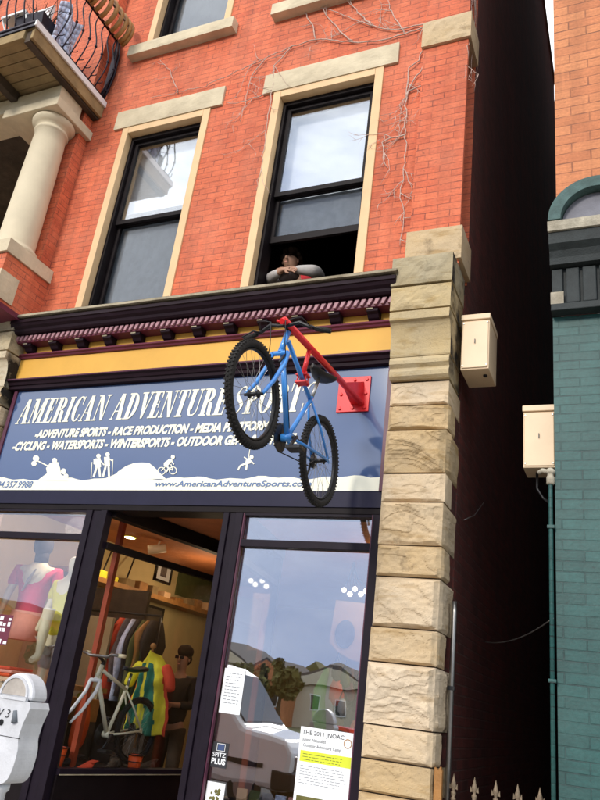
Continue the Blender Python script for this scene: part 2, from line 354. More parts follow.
        for q in ms: me.materials.append(q if not isinstance(q, str) else M[q])
        o = bpy.data.objects.new(name, me); COL.objects.link(o)
        o.location = c
        if parent:
            o.parent = parent
            if not local:
                w = Vector((0, 0, 0)); p = parent
                while p: w += p.location; p = p.parent
                o.location = c-w
        if smooth: 
            for p in me.polygons: p.use_smooth = True
        if bev:
            b = o.modifiers.new('bevel', 'BEVEL'); b.width = bev; b.segments = 2; b.limit_method = 'ANGLE'
        return o
def B(name, m, parent, *boxes, bev=0):
    mb = MB()
    for b in boxes: mb.box(*b)
    return mb.build(name, M[m], parent, bev=bev)

def text_mesh(body, size, mname, origin, width=None, shear=0, bold=0, height=None, depth=.002, rz=0, parent=None, name='lettering', dirx=None, nrm=None, normalize=True):
    """lettering standing on a wall that faces -Y (or in the plane dirx x up)"""
    cu = bpy.data.curves.new(name, 'FONT'); cu.body = body; cu.size = size; cu.shear = shear; cu.offset = bold; cu.extrude = depth/2; cu.resolution_u = 3
    t = bpy.data.objects.new('tmp', cu); COL.objects.link(t)
    bpy.context.view_layer.update()
    me = bpy.data.meshes.new_from_object(t.evaluated_get(bpy.context.evaluated_depsgraph_get()))
    bpy.data.objects.remove(t)
    xs = [v.co.x for v in me.vertices]; ys = [v.co.y for v in me.vertices]
    x0, x1, y0, y1 = min(xs), max(xs), min(ys), max(ys)
    kx = width/(x1-x0) if width else 1; ky = height/(y1-y0) if height else (kx if not width else 1)
    if height is None: ky = 1
    dx = Vector(dirx) if dirx else Vector((1, 0, 0)); dx.normalize(); up = Vector((0, 0, 1)); nn = dx.cross(up)
    if not normalize: x0 = y0 = 0
    for v in me.vertices:
        v.co = dx*((v.co.x-x0)*kx)+up*((v.co.y-y0)*ky)+nn*(v.co.z)
    me.name = name; me.materials.clear(); me.materials.append(M[mname])
    o = bpy.data.objects.new(name, me); COL.objects.link(o); o.location = origin
    if parent:
        w = Vector((0, 0, 0)); p = parent
        while p: w += p.location; p = p.parent
        o.parent = parent; o.location = Vector(origin)-w
    return o

def skin(name, verts, edges, m, parent=None, sub=2, world=True, root=0):
    """verts: (x,y,z,r[,r2]); one continuous surface grown over a skeleton"""
    me = bpy.data.meshes.new(name); me.from_pydata([v[:3] for v in verts], edges, [])
    o = bpy.data.objects.new(name, me); COL.objects.link(o)
    sk = o.modifiers.new('skin', 'SKIN'); sk.use_smooth_shade = True
    for i, v in enumerate(verts):
        r = v[3]; r2 = v[4] if len(v) > 4 else r
        me.skin_vertices[0].data[i].radius = (r, r2); me.skin_vertices[0].data[i].use_root = (i == root)
    ss = o.modifiers.new('sub', 'SUBSURF'); ss.levels = sub; ss.render_levels = sub
    bpy.context.view_layer.update()
    nm = bpy.data.meshes.new_from_object(o.evaluated_get(bpy.context.evaluated_depsgraph_get()))
    o.modifiers.clear(); o.data = nm; nm.name = name; nm.materials.clear(); nm.materials.append(M[m])
    for p in nm.polygons: p.use_smooth = True
    if parent:
        o.parent = parent
        if world:
            w = Vector((0, 0, 0)); p = parent
            while p: w += p.location; p = p.parent
            o.location = -w
    return o

def rock(mb, x0, x1, yf, yb, z0, z1, amp=.035, seed=0, side=True, nx=16, nz=10, rough=1.0):
    """quarry-faced stone: front (-Y) and right (+X) faces are knobbly grids inside a straight drafted margin"""
    def h(u, v, p):
        e = min(u, 1-u, v, 1-v); f = min(1, max(0, (e-.02)/.16)); f = f*f*(3-2*f)
        n1 = noise.noise(p*5+Vector((seed*7.3, 0, 0))); n2 = noise.noise(p*13+Vector((0, seed*3.1, 0))); n3 = abs(noise.noise(p*28))
        n4 = noise.turbulence(p*7+Vector((seed, seed, 0)), 4, True)
        if amp < .03: return amp*f*(.55+.8*n1+.45*n2+.3*n3-.5*n4*rough)+amp*.1*n2
        q_ = p+Vector((n1, n2, n1))*.05; dv = noise.voronoi(Vector((q_.x*6+seed*3, q_.y*6, q_.z*9)))[0]
        sd = seed*12.9; r1 = 1-2*abs(noise.noise(Vector((p.x*3.1+sd+p.z*1.5, p.y*4, p.z*4.4+p.x*1.3)))); n5 = noise.noise(Vector((p.x*2.2-sd, p.y, p.z*3+sd))); r2 = noise.noise(Vector((p.x*24, p.y*24+sd, p.z*34)))
        mw = .015+.10*(.5+.5*noise.noise(Vector((u*3+sd, v*3, 1)))); e2 = min(1, max(0, (e-.005)/mw)); st = math.floor((n5*.6+r1*.5+v*.3)*5)/5
        return max(.0, amp*e2*(.40+.30*math.sin(sd)*.5+.45*st+.35*n5+.22*r1+.10*r2-.25*min(dv[0], .8))+amp*.06*n3)
    bm = mb.bm
    g = [[None]*(nx+1) for _ in range(nz+1)]
    for j in range(nz+1):
        for i in range(nx+1):
            u, v = i/nx, j/nz; p = Vector((x0+(x1-x0)*u, yf, z0+(z1-z0)*v))
            p.y -= h(u, v, p); g[j][i] = bm.verts.new(p)
    for j in range(nz):
        for i in range(nx): bm.faces.new((g[j][i], g[j][i+1], g[j+1][i+1], g[j+1][i]))
    ny = 8
    s = [[None]*(ny+1) for _ in range(nz+1)]
    for j in range(nz+1):
        for i in range(ny+1):
            u, v = i/ny, j/nz; p = Vector((x1, yf+(yb-yf)*u, z0+(z1-z0)*v))
            if i == 0: s[j][i] = g[j][nx]; continue
            if side: p.x += h(u, v, p)*.4
            s[j][i] = bm.verts.new(p)
    for j in range(nz):
        for i in range(ny): bm.faces.new((s[j][i], s[j][i+1], s[j+1][i+1], s[j+1][i]))
    a = [bm.verts.new((x0, yb, z0)), bm.verts.new((x0, yb, z1))]
    bm.faces.new([g[j][0] for j in range(nz+1)]+[a[1], a[0]])
    bm.faces.new([a[0]]+[g[0][i] for i in range(nx+1)][0:]+[s[0][i] for i in range(1, ny+1)])
    bm.faces.new([a[1]]+[g[nz][i] for i in range(nx+1)]+[s[nz][i] for i in range(1, ny+1)])
    bm.faces.new([s[j][ny] for j in range(nz+1)]+[a[1], a[0]])

# ================================================================= SETTING
B('ground', 'grassg', None, (-150, 150, -200, 150, -.4, -.16))['kind'] = 'structure'
B('road', 'asphalt', None, (-90, 90, -13.2, -3.7, -.2, -.12))['kind'] = 'structure'
B('pavement', 'pave', None, (-90, 90, -3.7, .0, -.2, 0))['kind'] = 'structure'
mb = MB()
for y in (-8.3, -8.55): mb.box(-90, 90, y-.05, y+.05, -.13, -.116)
mb.build('road_marking', M['yellow'])['kind'] = 'structure'
B('far_pavement', 'pave', None, (-90, 90, -15.5, -13.2, -.2, 0))['kind'] = 'structure'
q = None
mb = MB(); rr = random.Random(5); hp = [(-190+1.3*i, 7+6*noise.noise(Vector((i*.035, 3, 0)))+2.5*noise.noise(Vector((i*.16, 8, 0)))+rr.uniform(-.9, .9)) for i in range(290)]
mb.prism([(hp[0][0], -150, -3)]+[(x, -150, max(3, z)) for x, z in hp]+[(hp[-1][0], -150, -3)], (0, -30, 0)); o = mb.build('hills', M['leaf']); o['kind'] = 'structure'
B('alley_floor', 'asphalt', None, (-1.16, -.45, .0, 30, -.1, .004))['kind'] = 'structure'

# ================================================================= MAIN BRICK BUILDING
XC = -1.16            # right-hand corner of the brick building (alley side)
bld = thing('brick_building', (-3.5, .5, 0), 'three-storey red brick commercial building with a shopfront and pale stone trim, left of the alley', 'building')

def wall_holes(mb, x0, x1, z0, z1, yf, yb, holes):
    xs = sorted({x0, x1, *[h[0] for h in holes], *[h[1] for h in holes]}); zs = sorted({z0, z1, *[h[2] for h in holes], *[h[3] for h in holes]})
    inh = lambda x, z: any(h[0] < x < h[1] and h[2] < z < h[3] for h in holes)
    for a, b in zip(xs, xs[1:]):
        for c, d in zip(zs, zs[1:]):
            if not inh((a+b)/2, (c+d)/2):
                mb.face([(a, yf, c), (b, yf, c), (b, yf, d), (a, yf, d)]); mb.face([(a, yb, d), (b, yb, d), (b, yb, c), (a, yb, c)])
    for h in holes:
        a, b, c, d = h
        mb.face([(a, yf, c), (a, yf, d), (a, yb, d), (a, yb, c)]); mb.face([(b, yf, d), (b, yf, c), (b, yb, c), (b, yb, d)])
        mb.face([(a, yf, d), (b, yf, d), (b, yb, d), (a, yb, d)]); mb.face([(b, yf, c), (a, yf, c), (a, yb, c), (b, yb, c)])

WINS = [(-5.087, -3.93, 5.0, 7.39, 0), (-3.17, -1.98, 5.0, 7.39, 1), (-5.087, -3.93, 8.62, 10.95, 2), (-3.17, -1.98, 8.62, 10.95, 3)]
mb = MB()
wall_holes(mb, -5.6, XC, 4.99, 15.6, 0, .3, [w[:4] for w in WINS])
mb.build('front_wall', M['brick'], bld, normals=False)
B('lintel_beam', 'brick', bld, (-5.6, -1.22, .002, .3, 4.30, 4.988))
# upper wall to the left of the pilaster, lower wall and recess surround
mb = MB(); mb.box(-12, -6.1, 0, .3, 7.62, 15.6); mb.box(-12, -6.15, .0, .3, 0, 4.95); mb.build('front_wall', M['brick'], bld)
mb = MB(); mb.box(-6.1, -5.602, -.15, .28, 4.83, 15.6); mb.build('brick_pilaster', M['brick'], bld)
mb = MB(); mb.box(-1.585, XC, -.045, -.003, 4.99, 15.5); mb.build('brick_pilaster', M['brick'], bld)
# alley side wall, a roof slab, unseen end block added to keep the alley dark
mb = MB()
for (ya, yb_, za, zb) in ((.302, 9.0, 0, 15.9), ):
    mb.box(XC-.25, XC-.012, ya, yb_, za, zb)
mb.box(XC-.25, XC-.012, 9.0, 26, 0, 15.45)
mb.box(XC-.012, -.40, 25.7, 26, 0, 12)
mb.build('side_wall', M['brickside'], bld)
mb = MB(); mb.box(-12, XC-.3, .3, 25.9, 15.0, 15.1); mb.build('roof', M['asphalt'], bld)
mb = MB(); mb.box(XC-.05, XC+.02, .1, 9, 15.9, 15.98); mb.build('coping', M['stonew'], bld)

# quoins and lintels, sills
def stone(name, x0, x1, y0, y1, z0, z1, amp=.006, seed=1, m='lintel', parent=bld):
    q = MB(); rock(q, x0, x1, y0, y1, z0, z1, amp, seed, nx=24, nz=8); return q.build(name, M[m], parent, normals=True)
stone('quoin', -1.60, -1.135, -.075, .30, 7.45, 7.765, .018, 3, 'stone')
stone('quoin', -1.60, -1.135, -.075, .30, 5.02, 5.335, .012, 4, 'stone')
stone('quoin', -1.60, -1.135, -.075, .30, 10.9, 11.2, .018, 5, 'stone')

rooms = MB()
for (x0, x1, z0, z1, k) in WINS:
    w = thing('window', ((x0+x1)/2, .05, z0), None, None); w.parent = bld; w.location -= bld.location
    stone('lintel', x0-.13, x1+.14, -.028, .28, z1+.002, z1+.26, .008, 10+k, 'lintel', w)
    if k > 1: stone('sill', x0-.16, x1+.12, -.11, .02, z0-.155, z0, .006, 20+k, 'lintel', w)
    else: B('sill', 'wooddark', w, (x0+.01, x1-.01, -.02, .3, z0-.06, z0+.035))
    t = .085
    B('trim', 'trim', w, (x0, x0+t, -.018, .10, z0, z1), (x1-t, x1, -.018, .10, z0, z1), (x0+t+.001, x1-t-.001, -.018, .10, z1-t, z1), bev=.004)
    a, b, top = x0+t, x1-t, z1-t
    B('frame', 'black', w, (a, a+.035, .07, .24, z0, top), (b-.035, b, .07, .24, z0, top), (a+.035, b-.035, .07, .24, top-.05, top), bev=.003)
    a += .035; b -= .035; top -= .05
    zm = z0+1.13
    s = .045
    zl = z0+.62 if k == 1 else z0+.035
    # upper sash
    us = B('upper_sash', 'black', w, (a, a+s, .115, .155, zm, top), (b-s, b, .115, .155, zm, top), (a+s, b-s, .115, .155, zm, zm+.05), (a+s, b-s, .115, .155, top-.04, top))
    B('pane', 'glassu', us, (a+s, b-s, .132, .138, zm+.05, top-.04))
    ls = B('lower_sash', 'black', w, (a, a+s, .165, .2, zl, zm+.05), (b-s, b, .165, .2, zl, zm+.05), (a+s, b-s, .165, .2, zl, zl+.07), (a+s, b-s, .165, .2, zm, zm+.05))
    B('pane', 'glassd', ls, (a+s, b-s, .18, .186, zl+.07, zm))
    q = MB(); n = 40
    for i in range(n):
        xa, xb = a+(b-a)*i/n, a+(b-a)*(i+1)/n; ya, yb_ = .24+.001*math.sin(i*1.7)+.002*math.sin(i*.6), .24+.001*math.sin((i+1)*1.7)+.002*math.sin((i+1)*.6)
        q.face([(xa, ya, zl+.05), (xb, yb_, zl+.05), (xb, yb_, zm+.03), (xa, ya, zm+.03)])
    q.build('net_curtain', M['lace'], w)
    if k < 2: B('roller_blind', 'blind', w, (a-.02, b+.02, .27, .275, zm+(.02 if k else .25), top+.02))
    else: B('roller_blind', 'lace', w, (a-.02, b+.02, .27, .275, zm+.05, top+.02))
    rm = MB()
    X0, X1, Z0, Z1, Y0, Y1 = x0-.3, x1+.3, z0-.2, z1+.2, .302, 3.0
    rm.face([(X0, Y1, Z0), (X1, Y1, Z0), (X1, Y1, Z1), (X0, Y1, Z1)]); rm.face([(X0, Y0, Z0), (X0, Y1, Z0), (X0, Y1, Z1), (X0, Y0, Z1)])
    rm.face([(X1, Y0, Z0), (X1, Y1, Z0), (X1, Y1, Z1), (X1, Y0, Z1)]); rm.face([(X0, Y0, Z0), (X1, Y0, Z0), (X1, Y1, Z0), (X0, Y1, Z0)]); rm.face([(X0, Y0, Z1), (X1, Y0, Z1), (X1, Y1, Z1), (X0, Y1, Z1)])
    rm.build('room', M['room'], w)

# ---- main cornice over the shopfront
cx0, cx1 = -5.62, -1.60
cor = thing('cornice', (-3.6, 0, 4.2), None, None); cor.parent = bld; cor.location -= bld.location
q = MB(); q.profile_x([(.0, 4.825), (-.27, 4.80), (-.275, 4.765), (-.262, 4.76), (-.25, 4.735), (-.222, 4.715), (-.215, 4.69), (-.20, 4.675), (-.17, 4.675), (0, 4.675)], cx0, cx1)
q.build('crown_moulding', M['dark'], cor)
q = MB(); n = 60; bmx = []
for i in range(n+1):
    x = cx0-.02+(cx1-cx0+.03)*i/n; r = .008*noise.noise(Vector((x*4, 0, 0))); bmx.append((x, r))
for (xa, ra), (xb, rb) in zip(bmx, bmx[1:]):
    q.face([(xa, -.292+ra, 4.822+ra), (xb, -.292+rb, 4.822+rb), (xb, -.292+rb, 4.845+rb), (xa, -.292+ra, 4.845+ra)])
    q.face([(xa, -.292+ra, 4.845+ra), (xb, -.292+rb, 4.845+rb), (xb, .0, 4.852), (xa, .0, 4.852)])
    q.face([(xa, -.292+ra, 4.822+ra), (xb, -.292+rb, 4.822+rb), (xb, .0, 4.828), (xa, .0, 4.828)])
q.build('cornice_flashing', M['stonew'], cor)
B('soffit_moulding', 'purple', cor, (cx0, cx1, -.15, 0, 4.60, 4.673), bev=.004)
q = MB()
k = 0; x = cx0+.02
while x < cx1-.04:
    q.prism([(x, -.151, 4.612), (x+.022, -.151, 4.612), (x+.048, -.151, 4.665), (x+.012, -.151, 4.665)], (0, -.022, 0)); x += .0585
dn = q.build('dentil_band', M['pink'], cor)
B('frieze_band', 'yellow', cor, (cx0, cx1, -.030, 0, 4.518, 4.598))
x = -1.82
while x > cx0+.08:
    q = MB(); q.prism([(x-.048, -.032, 4.598), (x-.048, -.135, 4.598), (x-.048, -.14, 4.57), (x-.048, -.11, 4.555), (x-.048, -.09, 4.53), (x-.048, -.06, 4.519), (x-.048, -.032, 4.519)], (.096, 0, 0))
    q.build('bracket', M['dark'], cor, bev=.004)
    B('bracket_tab', 'stonew', cor, (x-.048, x+.005, -.145, -.139, 4.584, 4.596)); x -= .331
q = MB(); q.profile_x([(0, 4.516), (-.075, 4.513), (-.08, 4.495), (-.062, 4.485), (-.055, 4.472), (-.04, 4.469), (0, 4.469)], cx0, cx1); q.build('lower_moulding', M['purple'], cor)
B('fascia', 'yellow', cor, (cx0, cx1, -.034, 0, 4.215, 4.467))
q = MB(); q.profile_x([(0, 4.213), (-.12, 4.212), (-.125, 4.19), (-.105, 4.18), (-.095, 4.155), (-.08, 4.15), (-.075, 4.122), (-.06, 4.118), (0, 4.118)], cx0+.02, cx1); q.build('sign_hood', M['dark'], cor)
q = MB(); q.profile_x([(-.1255, 4.21), (-.132, 4.208), (-.130, 4.196), (-.1255, 4.195)], cx0+.02, cx1); q.build('hood_edge', M['framep'], cor)

# ---- stone piers
def pier(x0, x1, seed, cap=True):
    p = thing('stone_pier', ((x0+x1)/2, 0, 0), None, None); p.parent = bld; p.location -= bld.location
    yb_ = .30
    zs = [0.0, .28, .56, .86, 1.15, 1.336, 1.536, 1.916, 2.138, 2.474, 2.69, 3.0, 3.213, 3.543, 3.742, 3.935]
    for i, (a, b) in enumerate(zip(zs, zs[1:])):
        q = MB(); jx = .012*math.sin(i*2.3+seed)
        back = yb_ if i % 2 == 0 else .12
        rock(q, x0+.004*math.sin(i*5), x1+.006*math.sin(i*3.1), -.095+jx*.5, back, a+.0045, b-.0045, (.062 if b-a > .25 else .045)*(.75+.4*abs(math.sin(i*4.1+seed))), seed+i*1.7, nx=44, nz=int(14+(b-a)*80))
        q.build('rough_block', M['stone'], p)
        if back < yb_:
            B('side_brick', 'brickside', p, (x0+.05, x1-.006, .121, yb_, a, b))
    B('mortar_core', 'wooddark', p, (x0+.012, x1-.012, -.080, yb_-.01, 0, 4.0))
    # base mouldings of the capital
    def ex(name, prof, m='stonecap', dx=0, sd=0):
        q = MB(); nseg = 14; pts = []
        for i in range(nseg+1):
            x = x0-dx+(x1-x0+2*dx)*i/nseg; row = []
            for (y, z) in prof:
                nn = noise.noise(Vector((x*9, y*9+sd, z*9)))*.007 if y < .1 else 0
                row.append(q.bm.verts.new((x, y+nn, z+nn*.5)))
            pts.append(row)
        for ra, rb in zip(pts, pts[1:]):
            for j in range(len(prof)-1): q.bm.faces.new((ra[j], rb[j], rb[j+1], ra[j+1]))
        q.bm.faces.new(pts[0]); q.bm.faces.new(pts[-1][::-1])
        return q.build(name, M[m], p)
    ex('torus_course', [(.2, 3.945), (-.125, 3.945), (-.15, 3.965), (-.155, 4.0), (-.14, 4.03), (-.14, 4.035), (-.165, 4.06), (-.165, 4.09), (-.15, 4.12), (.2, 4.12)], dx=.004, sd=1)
    cav = [(.2, 4.128), (-.145, 4.128)]
    for i in range(9):
        a = i/8*PI/2; cav.append((-.15-.0-.075*(1-math.cos(a)), 4.14+.26*math.sin(a)))
    cav += [(-.235, 4.405), (-.238, 4.475), (.2, 4.475)]
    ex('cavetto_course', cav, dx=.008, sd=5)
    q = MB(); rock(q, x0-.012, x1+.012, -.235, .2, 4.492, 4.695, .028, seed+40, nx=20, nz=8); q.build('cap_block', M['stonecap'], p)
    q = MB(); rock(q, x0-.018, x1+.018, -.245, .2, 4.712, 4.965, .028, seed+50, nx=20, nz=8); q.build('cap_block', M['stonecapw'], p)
    return p
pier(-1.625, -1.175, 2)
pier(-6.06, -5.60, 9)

# ---- shopfront joinery
sf = thing('shopfront', (-3.6, 0, 0), None, None); sf.parent = bld; sf.location -= bld.location
B('beam', 'signnavy', sf, (-5.59, -1.63, -.028, .2, 2.975, 3.095))
B('beam', 'black', sf, (-5.59, -1.63, -.02, .2, 2.925, 2.972), bev=.003)
B('post', 'frame', sf, (-4.31, -4.245, -.03, .06, 0, 2.923), (-4.244, -4.155, -.015, .06, 0, 2.923), (-4.154, -4.09, -.03, .06, 0, 2.923), bev=.004)
B('post', 'frame', sf, (-2.945, -2.895, -.03, .06, 0, 2.923), (-2.894, -2.835, -.012, .06, 0, 2.923), (-2.834, -2.77, -.03, .06, 0, 2.923), bev=.004)
B('post', 'frame', sf, (-1.703, -1.632, -.03, .06, 0, 2.923), bev=.004)
B('post', 'frame', sf, (-5.6, -5.53, -.03, .06, 0, 2.923), bev=.004)
B('edge_bead', 'framep', sf, (-2.768, -2.760, -.02, .01, .42, 2.923), (-1.712, -1.705, -.02, .01, .42, 2.923))
def shopwin(x0, x1, zs, gm, name='display_window'):
    w = thing(name, ((x0+x1)/2, 0, zs), None, None); w.parent = bld; w.location -= bld.location
    B('transom_bar', 'frame', w, (x0, x1, -.02, .05, 2.66, 2.715), bev=.003)
    B('head_rail', 'frame', w, (x0, x1, -.015, .05, 2.905, 2.924))
    B('sill', 'frame', w, (x0, x1, -.05, .05, zs-.05, zs), bev=.004)
    B('stall_riser', 'black', w, (x0, x1, -.01, .04, .0, zs-.051))
    B('pane', gm, w, (x0, x1, .024, .030, zs, 2.66)); B('transom_pane', gm, w, (x0, x1, .024, .030, 2.715, 2.905))
    return w
shopwin(-5.53, -4.31, .93, 'glassl'); shopwin(-2.76, -1.712, .46, 'glassr')

# splayed glass of the recessed entrance
A0 = Vector((-4.09, .05, 0)); DD = Vector((.1799, .9837, 0)).normalized(); NN = Vector((DD.y, -DD.x, 0))
def slab(mb, s0, s1, n0, n1, z0, z1, A=A0, D=DD, N=NN):
    mb.prism([tuple(A+D*s0+N*n0+Vector((0, 0, z0))), tuple(A+D*s1+N*n0+Vector((0, 0, z0))), tuple(A+D*s1+N*n1+Vector((0, 0, z0))), tuple(A+D*s0+N*n1+Vector((0, 0, z0)))], (0, 0, z1-z0))
def slabs(name, m, par, *L, **k):
    mb = MB()
    for l in L: slab(mb, *l, **k)
    return mb.build(name, M[m], par)
ew = thing('recessed_window', (-3.95, .8, .9), None, None); ew.parent = bld; ew.location -= bld.location
slabs('head_beam', 'black', ew, (0, 1.55, -.05, .05, 2.885, 3.01))
slabs('transom_bar', 'black', ew, (0, 1.55, -.03, .03, 2.61, 2.665))
slabs('sill', 'frame', ew, (0, 1.55, -.04, .05, .885, .93))
slabs('stall_riser', 'black', ew, (0, 1.55, -.03, .03, 0, .884))
slabs('edge_bead', 'stonew', ew, (0, 1.55, .05, .056, .885, .892))
slabs('end_post', 'frame', ew, (1.5, 1.56, -.035, .035, .93, 2.61))
slabs('pane', 'glassd', ew, (0, 1.5, -.003, .003, .93, 2.61)); slabs('transom_pane', 'glassd', ew, (0, 1.5, -.003, .003, 2.665, 2.885))
# right-hand return glass and the door
A1 = Vector((-2.90, .05, 0)); D1 = Vector((-.1799, .9837, 0)).normalized(); N1 = Vector((D1.y, -D1.x, 0))
rw = thing('recessed_window', (-3.05, .8, .9), None, None); rw.parent = bld; rw.location -= bld.location
kw = dict(A=A1, D=D1, N=N1)
slabs('head_beam', 'black', rw, (0, 1.55, -.05, .05, 2.885, 3.01), **kw); slabs('transom_bar', 'black', rw, (0, 1.55, -.03, .03, 2.61, 2.665), **kw)
slabs('stall_riser', 'black', rw, (0, 1.55, -.03, .03, 0, .46), **kw); slabs('pane', 'glassd', rw, (0, 1.5, -.003, .003, .46, 2.61), **kw)
slabs('end_post', 'frame', rw, (1.5, 1.56, -.035, .035, .0, 2.88), **kw)
dr = thing('door', (-3.5, 1.6, 0), None, None); dr.parent = bld; dr.location -= bld.location
B('door_frame', 'redcol', dr, (-3.79, -3.71, 1.57, 1.63, .02, 2.6), (-3.29, -3.21, 1.57, 1.63, .02, 2.6), (-3.709, -3.291, 1.57, 1.63, 2.5, 2.6), (-3.709, -3.291, 1.57, 1.63, .02, .3))
B('door_glass', 'glassd', dr, (-3.709, -3.291, 1.598, 1.604, .3, 2.5))
B('door_head', 'black', dr, (-3.80, -3.20, 1.56, 1.64, 2.602, 3.0))
q = MB(); q.prism([(-4.09, .2, 3.015), (-2.9, .2, 3.015), (-3.18, 1.62, 3.015), (-3.82, 1.62, 3.015)], (0, 0, .02)); q.build('entrance_soffit', M['ceil'], bld)
B('entrance_floor', 'pave', bld, (-4.2, -2.85, -.02, 1.6, .004, .03))

# ---- shop interior shell
XW = -6.2
it = thing('shop_interior', (-3.6, 4, 0), None, None); it.parent = bld; it.location -= bld.location
B('inner_wall', 'cream', it, (XW-.1, XW, .302, 8, 0, 3.3)); B('inner_wall', 'cream', it, (XW, -1.45, 7.9, 8, 0, 3.3)); B('inner_wall', 'plaster', it, (-1.47, -1.42, .302, 7.9, 0, 3.3))
B('ceiling', 'ceil', it, (XW, -1.48, .21, 7.89, 3.24, 3.3)); B('floor', 'carpet', it, (XW, -1.48, 1.66, 7.89, .02, .06))
B('upper_shelf_ledge', 'woodorange', it, (XW+.003, XW+.32, 1.7, 6.5, 2.66, 2.72))
q = MB(); q.prism([(XW+.01, .08, .80), (-4.2, .08, .80), (-3.93, 1.55, .80), (XW+.01, 1.55, .80)], (0, 0, .075)); q.build('display_platform', M['carpet'], it)
B('display_platform', 'wood', it, (-2.95, -1.49, .1, 1.2, .30, .42))
B('display_backdrop', 'plaster', it, (XW+.01, -5.05, 1.62, 1.66, .06, 2.2))
B('post', 'redcol', it, (-4.415, -4.365, .58, .63, .878, 3.235))
B('dark_partition', 'wooddark', it, (-5.75, -4.93, 2.0, 2.05, .1, 2.55))
# ================================================================= SHOP SIGN
sign = thing('shop_sign', (-3.56, -.01, 3.1), 'long blue shop sign with white lettering above the storefront', 'sign')
SXL, SXR, SZB, SZT = -5.50, -1.672, 3.097, 4.115
B('panel', 'signblue', sign, (SXL, SXR, -.03, 0, SZB, SZT))
B('frame', 'framep', sign, (SXR+.001, SXR+.045, -.045, 0, SZB, SZT)); B('frame', 'framep', sign, (SXL-.04, SXL-.001, -.045, 0, SZB, SZT)); 
B('backing_board', 'black', sign, (-5.59, -1.628, .002, .10, 3.096, 4.232))
# didone italic capitals
def arcring(cx, cy, rx, ry, tx, ty, a0, a1, n=18):
    """crescent stroke: outer ellipse rx,ry, inner ellipse rx-tx, ry-ty"""
    o = [(cx+rx*math.cos(a0+(a1-a0)*i/n), cy+ry*math.sin(a0+(a1-a0)*i/n)) for i in range(n+1)]
    i_ = [(cx+(rx-tx)*math.cos(a0+(a1-a0)*i/n), cy+(ry-ty)*math.sin(a0+(a1-a0)*i/n)) for i in range(n+1)]
    return [[o[k], o[k+1], i_[k+1], i_[k]] for k in range(n)]
R_ = lambda x0, x1, y0, y1: [(x0, y0), (x1, y0), (x1, y1), (x0, y1)]
h = .05; S = .21
def swave():
    pts = []
    for i in range(25):
        u = i/24; y = .97-.94*u; x = .27+.15*math.sin(u*2*PI)*-1
        pts.append((x, y, .02+.085*math.exp(-((u-.5)/.25)**2)))
    out = []
    for (xa, ya, ta), (xb, yb_, tb) in zip(pts, pts[1:]):
        out.append([(xa-ta, ya), (xa+ta, ya), (xb+tb, yb_), (xb-tb, yb_)])
    out += [R_(.28, .44, .955, 1), [(.42, .72), (.45, .72), (.46, 1), (.40, 1)], R_(.10, .28, 0, .045), [(.08, 0), (.13, 0), (.11, .28), (.08, .28)]]
    return out
